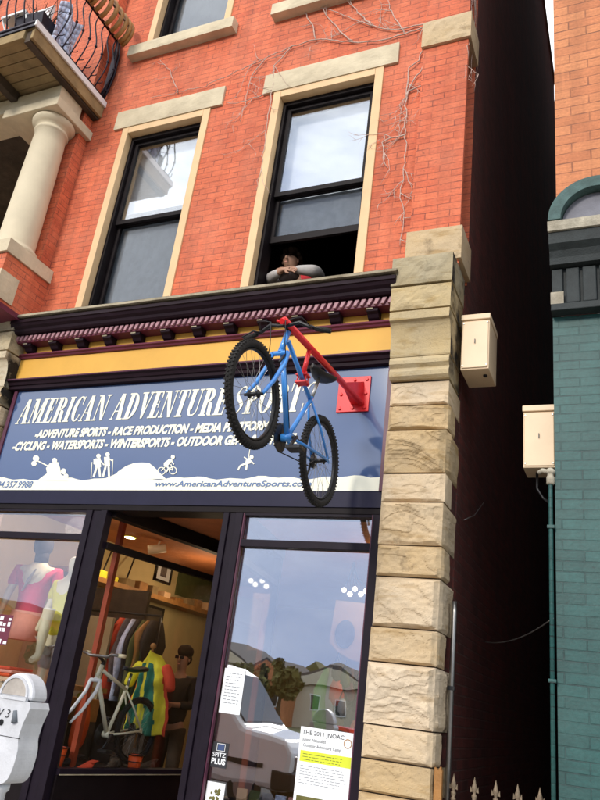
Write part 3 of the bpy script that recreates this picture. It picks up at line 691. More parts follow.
GL = {
 'A': (.66, [[(.24, 1), (.42, 1), (.60, 0), (.39, 0)], [(.04, 0), (.09, 0), (.31, 1), (.25, 1)], R_(.14, .45, .30, .345), R_(-.03, .17, 0, h), R_(.34, .66, 0, h)]),
 'M': (.86, [R_(.08, .13, 0, 1), [(.07, 1), (.27, 1), (.44, .25), (.40, .0), (.34, 0)], [(.38, 0), (.43, 0), (.64, 1), (.58, 1)], R_(.58, .78, 0, 1), R_(0, .20, 0, h), R_(.52, .85, 0, h), R_(0, .14, 1-h, 1), R_(.75, .85, 1-h, 1)]),
 'E': (.54, [R_(.08, .28, 0, 1), R_(0, .5, 0, h), R_(0, .48, 1-h, 1), R_(.27, .40, .49, .53), R_(.38, .41, .38, .64), [(.42, 0), (.5, 0), (.52, .28), (.49, .28)], [(.40, 1), (.48, 1), (.49, .74), (.46, .74)]]),
 'R': (.64, [R_(.08, .28, 0, 1), R_(0, .34, 0, h), R_(0, .3, 1-h, 1), R_(.27, .34, .48, .525)]+arcring(.28, .75, .27, .25, .17, .045, -PI/2, PI/2)+[[(.34, .50), (.46, .48), (.54, .42), (.58, .05), (.64, 0), (.46, 0), (.40, .06)]]),
 'I': (.34, [R_(.07, .27, 0, 1), R_(0, .34, 0, h), R_(0, .34, 1-h, 1)]),
 'C': (.58, arcring(.33, .5, .31, .5, .2, .045, PI*.30, PI*1.70, 26)+[[(.46, .70), (.50, .62), (.53, .98), (.48, .98)], [(.46, .28), (.52, .28), (.50, .14), (.47, .12)]]),
 'N': (.70, [R_(.10, .15, 0, 1), [(.06, 1), (.28, 1), (.60, .0), (.48, 0)], R_(.55, .60, 0, 1), R_(0, .24, 0, h), R_(0, .12, 1-h, 1), R_(.46, .70, 1-h, 1)]),
 'D': (.64, [R_(.08, .28, 0, 1), R_(0, .3, 0, h), R_(0, .3, 1-h, 1)]+arcring(.26, .5, .36, .5, .19, .045, -PI/2, PI/2, 22)),
 'V': (.62, [[(.07, 1), (.28, 1), (.40, .22), (.35, 0), (.29, 0)], [(.32, 0), (.37, 0), (.56, 1), (.50, 1)], R_(0, .32, 1-h, 1), R_(.42, .64, 1-h, 1)]),
 'T': (.56, [R_(.18, .38, 0, 1), R_(.10, .46, 0, h), R_(.02, .54, 1-h, 1), [(.02, 1), (.08, 1), (.05, .70), (.02, .70)], [(.48, 1), (.54, 1), (.54, .70), (.51, .70)]]),
 'U': (.66, [R_(.08, .28, .25, 1), R_(.52, .565, .25, 1), R_(0, .34, 1-h, 1), R_(.42, .66, 1-h, 1)]+arcring(.3225, .26, .2425, .26, .14, .06, PI, PI*1.5, 12)+arcring(.3225, .26, .2425, .26, .05, .06, PI*1.5, PI*2, 12)),
 'S': (.54, swave()),
 'P': (.58, [R_(.08, .28, 0, 1), R_(0, .36, 0, h), R_(0, .3, 1-h, 1), R_(.27, .30, .44, .485)]+arcring(.28, .725, .28, .275, .18, .045, -PI/2, PI/2)),
 'O': (.64, arcring(.32, .5, .31, .5, .19, .045, 0, 2*PI, 36)),
}
def bigline(txt, x0, x1, zb, H, z1=None):
    tot = sum(.30 if c == ' ' else GL[c][0]+.035 for c in txt); kx = (x1-x0)/(tot+.18); x = 0; mb = MB(); i = 0
    for c in txt:
        if c == ' ': x += .30; continue
        w, P = GL[c]
        for p in P:
            i += 1; y = -.0345-(i % 9)*.00006
            mb.prism([(x0+kx*(x+px+.20*py), y, zb+H*py) for px, py in p], (0, .0030, 0))
        x += w+.035
    return mb.build('title_lettering', M['white'], sign)
bigline('AMERICAN ADVENTURE SPORTS', -5.42, -2.25, 3.762, .255)
TY = -.0335
text_mesh('-ADVENTURE SPORTS - RACE PRODUCTION - MEDIA PLATFORMS -', .1, 'white', (-5.13, TY, 3.605), width=2.57, shear=.28, bold=.0052, height=.088, parent=sign, name='subtitle_lettering')
text_mesh('-CYCLING - WATERSPORTS - WINTERSPORTS - OUTDOOR GEAR & APPAREL', .1, 'white', (-5.37, TY, 3.485), width=2.99, shear=.28, bold=.0052, height=.090, parent=sign, name='subtitle_lettering')
# white ground strip with a wavy top
q = MB(); top = [(-1.674, 3.205)]
for i in range(60, -1, -1):
    x = -5.498+3.75*i/60+.0; top.append((x, 3.205+.010*math.sin(x*9)+.008*math.sin(x*23)+(.05*math.exp(-((x+3.98)/.16)**2))))
q.prism([(SXL+.002, -.0332, 3.099), (-1.674, -.0332, 3.099)]+[(x, -.0332, z) for x, z in top]+[(SXL+.002, -.0332, 3.205)], (0, .003, 0))
q.build('white_strip', M['white'], sign)
text_mesh('www.AmericanAdventureSports.com', .1, 'signtext', (-3.645, -.0352, 3.118), width=1.43, shear=.22, bold=.0016, height=.062, parent=sign, name='web_lettering', normalize=True)
text_mesh('304.357.9988', .1, 'signtext', (-5.475, -.0352, 3.121), width=.48, shear=.22, bold=.0014, height=.062, parent=sign, name='phone_lettering')
def sil(name, polys, px=True, th=.0028, y0=-.0338, mname='white'):
    q = MB()
    for k, P in enumerate(polys):
        pts = [at(x, y, -.034) for x, y in P]
        q.prism([(p.x, y0-k*.00007, p.z) for p in pts], (0, th, 0))
    return q.build(name, M[mname], sign)
def C_(x, y, r, n=14, sx=1): return [(x+r*sx*math.cos(2*PI*i/n), y+r*math.sin(2*PI*i/n)) for i in range(n)]
def ring(x, y, r, t=.8, n=20):
    return [[(x+r*math.cos(a), y+r*math.sin(a)), (x+r*math.cos(b), y+r*math.sin(b)), (x+(r-t)*math.cos(b), y+(r-t)*math.sin(b)), (x+(r-t)*math.cos(a), y+(r-t)*math.sin(a))] for a, b in [(2*PI*i/n, 2*PI*(i+1)/n) for i in range(n)]]
def ln(x0, y0, x1, y1, w=.8):
    d = math.hypot(x1-x0, y1-y0); nx, ny = -(y1-y0)/d*w/2, (x1-x0)/d*w/2
    return [(x0+nx, y0+ny), (x1+nx, y1+ny), (x1-nx, y1-ny), (x0-nx, y0-ny)]
sil('kayaker_emblem', [C_(54.5, 460.5, 2.6), [(50, 463), (58, 462), (60, 468), (61, 474), (63, 478), (42, 479), (47, 473), (46, 468)], ln(38, 461, 52, 468, 1.2), ln(52, 468, 66, 475, 1.2), C_(36, 458.5, 3.2), C_(34, 463.5, 2.6), C_(63.5, 471, 2.6), C_(66, 476, 2.4), [(38, 480), (46, 474), (56, 472), (64, 476), (68, 481)]])
sil('hiker_emblem', [C_(98.5, 456, 2.2), [(95.5, 458.5), (100.5, 458), (101, 467), (95, 467)], ln(97, 466, 93.5, 477, 2), ln(99, 466, 100, 477, 2), ln(100, 460, 104, 465, 1.1), ln(92, 462, 91, 478, .6), [(93.5, 459), (96, 459), (95.5, 465), (93.5, 464)]])
sil('hiker_emblem', [C_(107.5, 454.5, 2.2), [(104, 457), (109.5, 456.5), (110, 466), (104.5, 466)], ln(106, 465, 103, 476.5, 2), ln(108.5, 465, 109, 476.5, 2), ln(109, 459, 113, 461, 1.1), ln(113, 459, 112, 476, .6)])
sil('hill_emblem', [[(112, 479), (118, 471.5), (126, 466), (134, 463), (142, 462.5), (149, 463), (153, 466), (157, 470), (161, 474), (166, 479)]])
sil('cyclist_emblem', ring(161.5, 471, 4)+ring(173, 470.5, 4)+[C_(173, 457, 2), [(164, 463), (170, 458.5), (173, 460), (168, 466), (164, 466)], ln(171, 460, 174, 464.5, 1.2), ln(166, 465, 169, 468.5, 1.6), ln(169, 468, 166.5, 472, 1.3), ln(161.5, 471, 166, 466, .8), ln(166, 466, 173, 470.5, .8), ln(171, 464, 173, 470.5, .8)])
sil('climber_emblem', [ln(250, 448, 248.5, 458, .7), C_(251.5, 457, 2), [(246, 459), (250, 457.5), (251, 463), (245, 465)], ln(246, 463, 240, 466, 1.8), ln(240, 466, 238, 470, 1.5), ln(247, 464, 246, 470, 1.8), ln(248, 460, 244, 457, 1.2), ln(250, 460, 254, 464, 1.2)])

# ================================================================= NEIGHBOURING BUILDING ON THE RIGHT
rb = thing('teal_building', (1.5, .5, 0), 'orange brick building painted teal below its green cornice, right of the alley', 'building')
XR = -.452
B('painted_wall', 'teal', rb, (XR, 5, 0, .3, 0, 4.44))
B('upper_wall', 'brick2', rb, (XR+.036, 5, .0, .3, 5.0, 22))
B('alley_wall', 'brickside', rb, (XR+.036, XR+.3, .302, 26, 0, 21.0))  # height raised out of view to keep the alley dark
B('frieze_back', 'greendark', rb, (XR, 5, -.05, 0, 4.50, 5.05))
B('frieze_foot', 'greendark', rb, (XR-.004, 5, -.10, 0, 4.442, 4.498), bev=.006)
q = MB(); x = XR+.002; i = 0
while x < 2:
    w = .115 if i else .10
    q.box(x, x+w-.022, -.085, -.051, 4.505, 4.80); i += 1; x += w
q.build('frieze_fluting', M['greendark'], rb, bev=.008)
B('worn_block', 'ledge', rb, (XR-.006, XR+.085, -.092, -.086, 4.50, 4.60))
q = MB(); q.profile_x([(-.05, 4.81), (-.12, 4.82), (-.13, 4.87), (-.15, 4.92), (-.19, 4.96), (-.20, 5.05), (-.05, 5.05)], XR-.006, 5); q.build('cornice', M['greendark'], rb)
q = MB(); q.profile_x([(0, 5.054), (-.22, 5.054), (-.23, 5.09), (-.235, 5.13), (-.20, 5.14), (0, 5.15)], XR-.01, 5); q.build('cornice_ledge', M['ledge'], rb)
q = MB(); acx, acz = -.115, 5.155
for (r0, r1, y0, y1, mm) in ((.255, .345, -.22, -.02, 'greencor'),):
    n = 28
    for i in range(n):
        a, b = PI*i/n, PI*(i+1)/n
        q.prism([(acx+r0*math.cos(a), y0, acz+r0*math.sin(a)), (acx+r1*math.cos(a), y0, acz+r1*math.sin(a)), (acx+r1*math.cos(b), y0, acz+r1*math.sin(b)), (acx+r0*math.cos(b), y0, acz+r0*math.sin(b))], (0, y1-y0, 0))
q.build('arched_hood', M['greencor'], rb)
q = MB(); q.prism([(acx+.25*math.cos(PI*i/20), -.14, acz+.25*math.sin(PI*i/20)) for i in range(21)], (0, .1, 0)); q.build('tympanum', M['greytymp'], rb)
# drain pipe at its corner
pp = thing('drain_pipe', (-.475, -.02, 0), 'thin teal painted pipe running up the corner of the teal brick wall', 'pipe')
q = MB(); q.tube([(-.478, -.022, 0), (-.478, -.022, 3.16), (-.478, -.022, 3.20)], .014, 10, M['teal']); q.build('pipe_run', M['teal'], pp)
q = MB(); q.lathe([(.022, 0), (.026, .01), (.026, .05), (.02, .06), (.02, .075), (.03, .08), (.03, .10), (.012, .115)], (-.478, -.022, 3.15)); q.tube([(-.478, -.022, 3.235), (-.53, -.02, 3.25), (-.555, .0, 3.24)], .016, 8); q.build('pipe_fitting', M['ledge'], pp)
for z in (.8, 1.9, 2.85): B('pipe_clip', 'teal', pp, (-.50, -.455, -.042, -.002, z, z+.02))

# utility boxes
def ubox(x0, x1, y0, y1, z0, z1, label, lid=.05):
    t = thing('utility_box', ((x0+x1)/2, (y0+y1)/2, z0), label, 'utility box', 'beige utility boxes in the alley')
    B('housing', 'box', t, (x0+.006, x1-.006, y0+.008, y1, z0, z1-lid), bev=.006)
    B('lid', 'box', t, (x0, x1, y0-.006, y1+.01, z1-lid+.002, z1), bev=.006)
    B('front_door', 'box', t, (x0+.014, x1-.014, y0-.002, y0+.007, z0+.012, z1-lid-.012), bev=.004)
    B('latch', 'bmetal', t, ((x0+x1)/2-.003, (x0+x1)/2+.003, y0-.012, y0-.002, (z0+z1)/2-.02, (z0+z1)/2+.015), bev=.001)
    for sx_ in (x0+.022, x1-.022):
        for sz_ in (z0+.03, z1-lid-.03):
            q = MB(); q.lathe([(.0045, -.006), (.006, -.004), (.006, 0)], (sx_, y0-.001, sz_), 'Y', 10); q.build('screw', M['metal'], t)
    q = MB(); q.lathe([(.016, -.012), (.016, 0)], (x1-.05, y0+.12, z0), n=16); q.build('knockout', M['bmetal'], t)
    return t
ubox(-1.128, -.905, .0, .34, 4.06, 4.53, 'beige metal utility box on the brick wall beside the stone pier, higher of the two')
b2 = ubox(-.690, -.456, .18, .42, 3.34, 3.82, 'beige metal utility box at the corner of the teal wall, lower of the two')
q = MB(); q.tube([(-.50, .22, 3.34), (-.50, .20, 3.25), (-.52, .14, 3.20), (-.49, .05, 3.22), (-.478, -.01, 3.24)], .008, 8); q.tube([(-.60, .3, 3.34), (-.60, .3, 3.22), (-.56, .3, 3.15), (-.50, .3, 3.1)], .01, 8)
tag(q.build('cable', M['bmetal']), 'black cable looping from the lower beige box to the teal pipe', 'cable')
q = MB(); p0, p1 = aX(478, 640, XC+.01), Vector((XR+.02, .4, 2.30)); 
p1 = aX(553, 618, -.47); pts = []
for i in range(17):
    u = i/16; p = p0.lerp(p1, u); p.z -= .14*4*u*(1-u)*.5; pts.append(p)
q.tube(pts, .004, 6); tag(q.build('cable', M['metal']), 'thin pale cable sagging across the alley between both walls', 'cable')
q = MB(); a, b = aX(464, 520, XC+.005), aX(484, 502, XC+.06); q.tube([a, a.lerp(b, .5)+Vector((0, 0, -.04)), b], .004, 6)
tag(q.build('cable', M['metal']), 'short loose wire end sticking out of the dark side wall', 'cable')

# conduit, broken timber, iron fence in the alley mouth
cd_ = thing('conduit', (-1.13, .2, 0), 'grey vertical conduit on the side wall behind the stone pier', 'conduit')
q = MB(); q.tube([(-1.128, .16, 0), (-1.128, .16, 2.30), (-1.135, .17, 2.37)], .018, 10); q.build('conduit_run', M['metal'], cd_)
B('conduit_clip', 'bmetal', cd_, (-1.15, -1.105, .14, .18, 1.8, 1.825), (-1.15, -1.105, .14, .18, 1.0, 1.025))
q = MB(); q.prism([(-1.165, -.055, 0), (-1.118, -.055, 0), (-1.118, -.055, 1.325), (-1.130, -.055, 1.35), (-1.142, -.055, 1.33), (-1.165, -.055, 1.345)], (0, .035, 0))
tag(q.build('wooden_post', M['woodorange']), 'splintered orange-brown wooden post beside the stone pier', 'post')
fe = thing('iron_fence', (-.8, .1, 0), 'spiked iron fence closing the mouth of the alley', 'fence')
B('rail', 'iron', fe, (-1.11, -.49, .09, .11, 1.02, 1.045)); B('rail', 'iron', fe, (-1.11, -.49, .09, .11, .15, .175))
proto = None
for i in range(5):
    x = -1.078+.128*i
    if proto is None:
        q = MB(); q.tube([(0, 0, 0), (0, 0, 1.17)], .0085, 8)
        q.lathe([(.011, 1.165), (.016, 1.17), (.016, 1.18), (.010, 1.186), (.0165, 1.205), (.0165, 1.212), (.008, 1.222), (.013, 1.235), (.019, 1.252), (.011, 1.275), (.001, 1.315)], (0, 0, 0), n=10)
        for s_ in (-1, 1): q.prism([(s_*.006, -.004, 1.235), (s_*.026, -.004, 1.228), (s_*.024, -.004, 1.262), (s_*.017, -.004, 1.246), (s_*.008, -.004, 1.262)], (0, .008, 0))
        proto = q.build('picket', M['rusty'], fe, local=True); proto.location = (x+.8, 0, 0); 
    else:
        c = proto.copy(); COL.objects.link(c); c.parent = fe; c.location = (x+.8, 0, 0)

# ================================================================= PORCH AND BALCONY (left, part of the brick building)
pc = thing('porch', (-5.9, -.3, 4.83), None, None); pc.parent = bld; pc.location -= bld.location
XB = -5.555
# brick pedestal with a stone block let into it, stone cap
B('brick_pedestal', 'brick', pc, (-6.35, XB, -.61, .0, 4.86, 5.385))
q = MB(); rock(q, -6.30, XB+.012, -.625, -.38, 4.90, 5.19, .006, 60, nx=10, nz=8); q.build('stone_block', M['lintel'], pc)
q = MB(); rock(q, -6.40, XB+.02, -.64, .0, 5.39, 5.54, .004, 61, nx=10, nz=6); q.build('pedestal_cap', M['lintel'], pc)
q = MB(); q.prism([(-6.4, -.66, 4.80), (XB+.03, -.66, 4.80), (XB+.03, 0, 4.80), (-6.4, 0, 4.80)], (0, 0, .055)); q.build('pedestal_foot', M['purple'], pc)
# column
cx_, cy_ = -5.81, -.33
q = MB()
q.lathe([(.235, 5.542), (.25, 5.56), (.25, 5.59), (.235, 5.61), (.20, 5.63), (.196, 5.66), (.193, 6.0), (.186, 6.5), (.176, 7.0), (.170, 7.16), (.185, 7.17), (.19, 7.185), (.185, 7.20), (.172, 7.205), (.175, 7.235), (.20, 7.25), (.232, 7.28), (.24, 7.305), (.236, 7.325)], (cx_, cy_, 0), n=40)
q.build('column', M['column'], pc)
B('impost', 'lintel', pc, (-6.35, XB+.01, -.60, .0, 7.332, 7.45), bev=.008)
q = MB(); rock(q, -12, XB-.04, -.56, -.21, 7.455, 7.66, .012, 62, nx=80, nz=8); q.build('stone_beam', M['lintel'], pc)
# recess behind the column
B('recess_wall', 'plaster', pc, (-12, -6.15, 1.3, 1.4, 4.6, 7.6)); B('recess_ceiling', 'wooddark', pc, (-12, -6.103, -.2, 1.3, 7.465, 7.50)); B('recess_floor', 'pave', pc, (-12, -6.103, -.60, 1.3, 4.78, 4.85))
B('recess_door', 'column', pc, (-7.6, -6.7, 1.25, 1.29, 4.86, 6.9))
# balcony floor
bal = thing('balcony', (-7, -.6, 7.66), None, None); bal.parent = bld; bal.location -= bld.location
BX = -5.472; BY = -1.19
q = MB(); y = BY+.03; i = 0
while y < -.02:
    q.box(-12, BX-.13, y, y+.105, 7.70+.004*math.sin(i*3), 7.735, bev=.004); y += .112; i += 1
q.build('floor_boards', M['wood'], bal)
B('edge_timber', 'wood', bal, (BX-.05, BX-.012, BY+.01, -.003, 7.665, 7.815), bev=.004)
B('edge_timber', 'wooddark', bal, (BX-.13, BX-.052, BY+.02, -.003, 7.64, 7.80), bev=.004)
B('front_timber', 'wood', bal, (-12, BX-.132, BY-.01, BY+.028, 7.68, 7.80), bev=.004)
for x in (-6.28, -7.2, -8.1): B('joist', 'wooddark', bal, (x-.05, x+.05, BY+.03, -.57, 7.585, 7.698), bev=.006)
B('white_fascia', 'whitepaint', bal, (BX-.011, BX+.012, BY-.02, -.003, 7.815, 7.892), bev=.003)
B('white_fascia', 'iron', bal, (-12, BX-.012, BY-.022, BY-.004, 7.805, 7.835)); B('deck', 'wood', bal, (-12, BX-.013, BY, -.003, 7.802, 7.82))
rl = thing('railing', (-6, -.6, 7.9), None, None); rl.parent = bld; rl.location -= bld.location
q = MB(); q.tube([(BX-.03, -.82, 7.93), (BX-.03, -.02, 7.93)], .019, 8); q.tube([(-12, BY+.02, 7.92), (BX-.06, BY+.02, 7.92), (BX-.03, BY+.05, 7.92), (BX-.03, -.98, 7.92)], .022, 8)
q.tube([(-12, BY+.02, 8.83), (BX-.06, BY+.02, 8.83), (BX-.03, BY+.05, 8.83), (BX-.03, -.02, 8.83)], .02, 8)
q.build('rail', M['iron'], rl)
def baluster(x, y, dx, dy, ph=0):
    pts = []; 
    for i in range(13):
        u = i/12; b = .11*math.sin(PI*min(1, u*1.25))**1.2*(1-u*.25) if u < .8 else -.02*math.sin((u-.8)/.2*PI)
        pts.append((x+dx*b, y+dy*b, 7.94+.88*u))
    q = MB(); q.tube(pts, .0085, 6)
    q.ball(pts[5], .02, None, 1); 
    q.tube([(x+dx*.02, y+dy*.02, 8.0), (x+dx*.06-dy*.03, y+dy*.06+dx*.03, 8.02), (x+dx*.05-dy*.05, y+dy*.05+dx*.05, 8.06)], .006, 5)
    return q.build('baluster', M['iron'], rl)
for i in range(8): baluster(BX-.03, -.10-.115*i, 1, 0)
for i in range(20): baluster(BX-.10-.125*i, BY+.02, 0, -1)
q = MB()
for y in (-.035, -.075): q.tube([(BX-.03, y, 7.93), (BX+.00, y, 8.05), (BX+.03, y, 8.3), (BX+.02, y, 8.6), (BX-.03, y, 8.83)], .016, 6)
q.prism([(BX-.03, -.03, 7.93), (BX-.005, -.03, 8.05), (BX+.025, -.03, 8.3), (BX+.015, -.03, 8.6), (BX-.03, -.03, 8.83)], (0, -.05, 0)); q.build('end_panel', M['iron'], rl)
# things kept on the balcony
t = thing('slatted_basket', (-5.6, -.40, 8.5), 'curved brown slatted basket hanging on the balcony rail by the brick wall', 'basket')
for i in range(9):
    a = -1.15+i*.30; q = MB(); pts = []
    c = Vector((BX+.02, -.46, 8.86)); 
    for j in range(7):
        b = -1.2+j*.4; 
        pts.append(c+Vector((.20*math.cos(b*.9), .36*math.sin(a*.95), -.02+.22*math.sin(b*.9))))
    if i == 0: pass
    q.tube([p for p in pts], .030, 6); q.build('slat', M['woodorange'], t)
q = MB(); q.tube([(BX+.215, -.46+.34*math.sin(-1.15+.3*i), 8.86) for i in range(9)], .012, 6); q.build('band', M['wooddark'], t)
q = MB(); n = 10
for i in range(n):
    for j in range(8):
        f = lambda a, b: (BX-.10+.03*math.sin(a*9+b*5), -.92+.34*a/1.0, 7.94+.62*b+.05*math.sin(a*6))
        q.face([f(i/n, j/8), f((i+1)/n, j/8), f((i+1)/n, (j+1)/8), f(i/n, (j+1)/8)])
tag(q.build('draped_cloth', M['denim'], smooth=True), 'white and blue patterned cloth hung behind the balcony rail', 'cloth').modifiers.new('thick', 'SOLIDIFY').thickness = .006
t = thing('planter_box', (-5.72, -.93, 8.0), 'dark planter box with wilted stems at the corner of the balcony', 'planter')
q = MB(); q.prism([(-5.60, -1.05, 8.03), (-5.60, -.80, 8.03), (-5.60, -.77, 8.22), (-5.60, -1.08, 8.22)], (-.42, 0, .05)); q.build('box', M['iron'], t)
rr = random.Random(41); q = MB()
for i in range(46):
    p = Vector((rr.uniform(-5.98, -5.62), rr.uniform(-1.04, -.82), 8.22)); d = Vector((rr.uniform(-.12, .16), rr.uniform(-.16, .12), rr.uniform(.06, .30))); q.tube([p, p+d*.6, p+d+Vector((d.x*.5, d.y*.5, -.05))], [.006, .004, .002], 5)
q.build('wilted_stems', M['wooddark'], t)
t = thing('folding_chair', (-6.0, -.95, 7.84), 'white folding chair behind the front balcony rail', 'chair')
B('seat', 'whitepaint', t, (-6.2, -5.85, -1.12, -.8, 8.26, 8.29)); B('backrest', 'whitepaint', t, (-6.2, -5.85, -.80, -.77, 8.45, 8.72))
for x in (-6.19, -5.86):
    q = MB(); q.tube([(x, -1.14, 7.84), (x, -.78, 8.74)], .012, 6); q.build('leg', M['whitepaint'], t)
    q = MB(); q.tube([(x, -.76, 7.84), (x, -1.12, 8.28)], .012, 6); q.build('leg', M['whitepaint'], t)

# ================================================================= BICYCLES
def wheel(name, par, x, z, R, mtyre='rubber', lat=0, nsp=28):
    w = bpy.data.objects.new(name, None); COL.objects.link(w); w.parent = par; w.location = (x, lat, z)
    q = MB(); tr = R*.075; q.torus((0, 0, 0), R-tr, tr, 'Y', 64, 12, sx=1.0)
    for i in range(72):
        a = 2*PI*i/72
        for s_, rr in ((0, R+.001), (.55, R-tr*.22), (-.55, R-tr*.22)):
            aa = a+(.04 if s_ else 0)
            c = Vector((rr*math.cos(aa), s_*tr*1.25, rr*math.sin(aa))); e = Vector((math.cos(aa), 0, math.sin(aa))); tt = Vector((-math.sin(aa), 0, math.cos(aa)))
            w_ = tr*.25
            P = [c-tt*w_*.8-Vector((0, w_, 0)), c+tt*w_*.8-Vector((0, w_, 0)), c+tt*w_*.8+Vector((0, w_, 0)), c-tt*w_*.8+Vector((0, w_, 0))]
            q.prism([p-e*.004 for p in P], e*.009)
    q.build('tyre', M[mtyre], w, local=True)
    q = MB(); q.torus((0, 0, 0), R-tr*2.25, .008, 'Y', 64, 8, sx=1.5); q.build('rim', M['bmetal'], w, local=True)
    q = MB()
    for i in range(nsp):
        a = 2*PI*i/nsp; s_ = 1 if i % 2 else -1; b = a+(.5 if (i//2) % 2 else -.5)
        q.tube([(.018*math.cos(b), s_*.028, .018*math.sin(b)), ((R-tr*2.3)*math.cos(a), 0, (R-tr*2.3)*math.sin(a))], .0013, 4, cap=False)
    q.build('spokes', M['metal'], w, local=True)
    q = MB(); q.lathe([(.009, -.06), (.009, -.035), (.024, -.032), (.024, -.026), (.013, -.022), (.013, .022), (.024, .026), (.024, .032), (.009, .035), (.009, .06)], (0, 0, 0), 'Y', 16); q.build('hub', M['bmetal'], w, local=True)
    return w
def bicycle(name, loc, rz, label, R, front, bb, cl, tt, ht, hb, sad, bar, mframe, mfork, front_wheel=True, drop=False, barw=.30):
    t = thing(name, loc, label, 'bicycle', rz=rz)
    V = lambda p, y=0: Vector((p[0], y, p[1]))
    f = MB(); rr = .0155
    hbv, htv = V(hb), V(ht)
    f.tube([htv, hbv], .019, 12); f.tube([V(tt), V(cl)], rr, 12); dt = htv.lerp(hbv, .8); f.tube([dt, V(bb)], .0185, 12)
    st_top = V(cl)+(V(cl)-V(bb)).normalized()*.03; f.tube([V(bb), st_top], .0155, 12)
    for s_ in (-1, 1):
        f.tube([V(cl, s_*.012)-Vector((0, 0, .01)), V((0+.03, R*1+.03+0), s_*.05).lerp(V(cl, s_*.012), .5)+Vector((0, s_*.012, 0)), V((0.0, R), s_*.062)], .0085, 8)
        f.tube([V(bb, s_*.018), V(bb, s_*.045).lerp(V((0, R), s_*.06), .35), V((0.0, R), s_*.062)], .0095, 8)
        f.prism([tuple(V((-.012, R-.02), s_*.062)), tuple(V((.03, R-.012), s_*.062)), tuple(V((.03, R+.02), s_*.062)), tuple(V((-.005, R+.022), s_*.062))], (0, s_*.004, 0))
    f.lathe([(.026, -.036), (.026, .036)], tuple(V(bb)), 'Y', 16)
    f.build('frame', M[mframe], t, local=True)
    k = MB(); ax = (hbv-htv).normalized(); cr_ = hbv+ax*.02
    k.tube([hbv, cr_], .02, 10); k.tube([cr_+Vector((0, -.055, 0)), cr_+Vector((0, .055, 0))], .016, 10)
    for s_ in (-1, 1):
        F = V(front, s_*.055); a = cr_+Vector((0, s_*.055, 0)); m1 = a+ax*.10
        k.tube([a, m1, m1.lerp(F, .45)+ax*.035, m1.lerp(F, .8)+ax*.012, F], [.0155, .0155, .014, .012, .010], 10)
    k.build('fork', M[mfork], t, local=True)
    wheel('rear_wheel', t, 0, R, R)
    if front_wheel: wheel('front_wheel', t, front[0], front[1], R)
    s = MB(); s.tube([st_top, V((sad[0]+.01, sad[1]-.035))], .0125, 10); s.build('seatpost', M['metal'], t, local=True)
    s = MB(); L_ = .27; prof = []
    bm = s.bm; rows = []
    for i in range(13):
        u = i/12; x = sad[0]-.13+L_*u; hw = .078*(1-u)**.9*(.55+.45*math.sin(min(1, u*3+.35)*PI/2))+.019*(1-max(0, (u-.9)/.1)*.6); zt = sad[1]+.018*math.cos(u*4)*(1-u)+.004; row = []
        for j in range(12):
            a = 2*PI*j/12; yy = hw*math.cos(a); zz = (.020 if math.sin(a) > 0 else .032*(1-.5*u))*math.sin(a)
            row.append(bm.verts.new((x, yy, zt+zz)))
        rows.append(row)
    for a, b in zip(rows, rows[1:]):
        for j in range(12): bm.faces.new((a[j], a[(j+1) % 12], b[(j+1) % 12], b[j])).smooth = True
    bm.faces.new(rows[0]); bm.faces.new(rows[-1][::-1]); s.build('saddle', M['plastic'], t, local=True)
    b = MB(); bv = V(bar); b.tube([htv-ax*.0, htv-ax*.035], .017, 10); b.tube([htv-ax*.03, bv], .0145, 10); b.build('stem', M['bmetal'], t, local=True)
    b = MB()
    if not drop:
        b.tube([bv+Vector((-.045, -barw, -.045)), bv+Vector((-.02, -barw*.55, -.018)), bv+Vector((0, -.10, .012)), bv+Vector((0, -.04, 0)), bv, bv+Vector((0, .04, 0)), bv+Vector((0, .10, .012)), bv+Vector((-.02, barw*.55, -.018)), bv+Vector((-.045, barw, -.045))], .0115, 10)
    else:
        b.tube([bv+Vector((-.10, -barw, .02)), bv+Vector((.02, -barw*.8, .02)), bv+Vector((0, -.1, 0)), bv, bv+Vector((0, .1, 0)), bv+Vector((.02, barw*.8, .02)), bv+Vector((-.10, barw, .02))], .013, 10)
    b.build('handlebar', M['bmetal'] if not drop else M['metal'], t, local=True)
    for s_ in (-1, 1):
        g = MB(); e1 = bv+Vector((-.045, s_*barw, -.045)); e0 = bv+Vector((-.028, s_*barw*.68, -.027))
        if drop: e1 = bv+Vector((-.10, s_*barw, .02)); e0 = bv+Vector((-.03, s_*barw*.88, .02))
        g.tube([e0, e1], .0165, 10); g.build('grip', M['rubber'] if not drop else M['mann'], t, local=True)
    c = MB(); cz = V(bb, -.048)
    c.lathe([(.086, -.003), (.090, -.001), (.090, .001), (.086, .003)], tuple(cz), 'Y', 30); c.lathe([(.066, -.013), (.066, -.008)], tuple(cz), 'Y', 24)
    for i in range(5):
        a = 2*PI*i/5+.3; c.tube([V(bb, -.05), cz+Vector((.084*math.cos(a), -.004, .084*math.sin(a)))], .008, 6)
    c.tube([V(bb, -.07), V(bb, .07)], .012, 8)
    for i in range(36):
        a = 2*PI*i/36; p = cz+Vector((.091*math.cos(a), 0, .091*math.sin(a))); c.box(p.x-.003, p.x+.003, p.y-.002, p.y+.002, p.z-.003, p.z+.003)
    ca = 2.35
    for s_, a in ((-1, ca), (1, ca+PI)):
        e = V(bb, s_*.075)+Vector((.165*math.cos(a), 0, .165*math.sin(a))); c.tube([V(bb, s_*.06), e], [.013, .010], 8)
        pd = MB(); pd.box(e.x-.045, e.x+.045, e.y+(0 if s_ > 0 else -.095), e.y+(.095 if s_ > 0 else 0), e.z-.012, e.z+.012, bev=.004); pd.build('pedal', M['bmetal'], t, local=True)
    c.build('crankset', M['bmetal'], t, local=True)
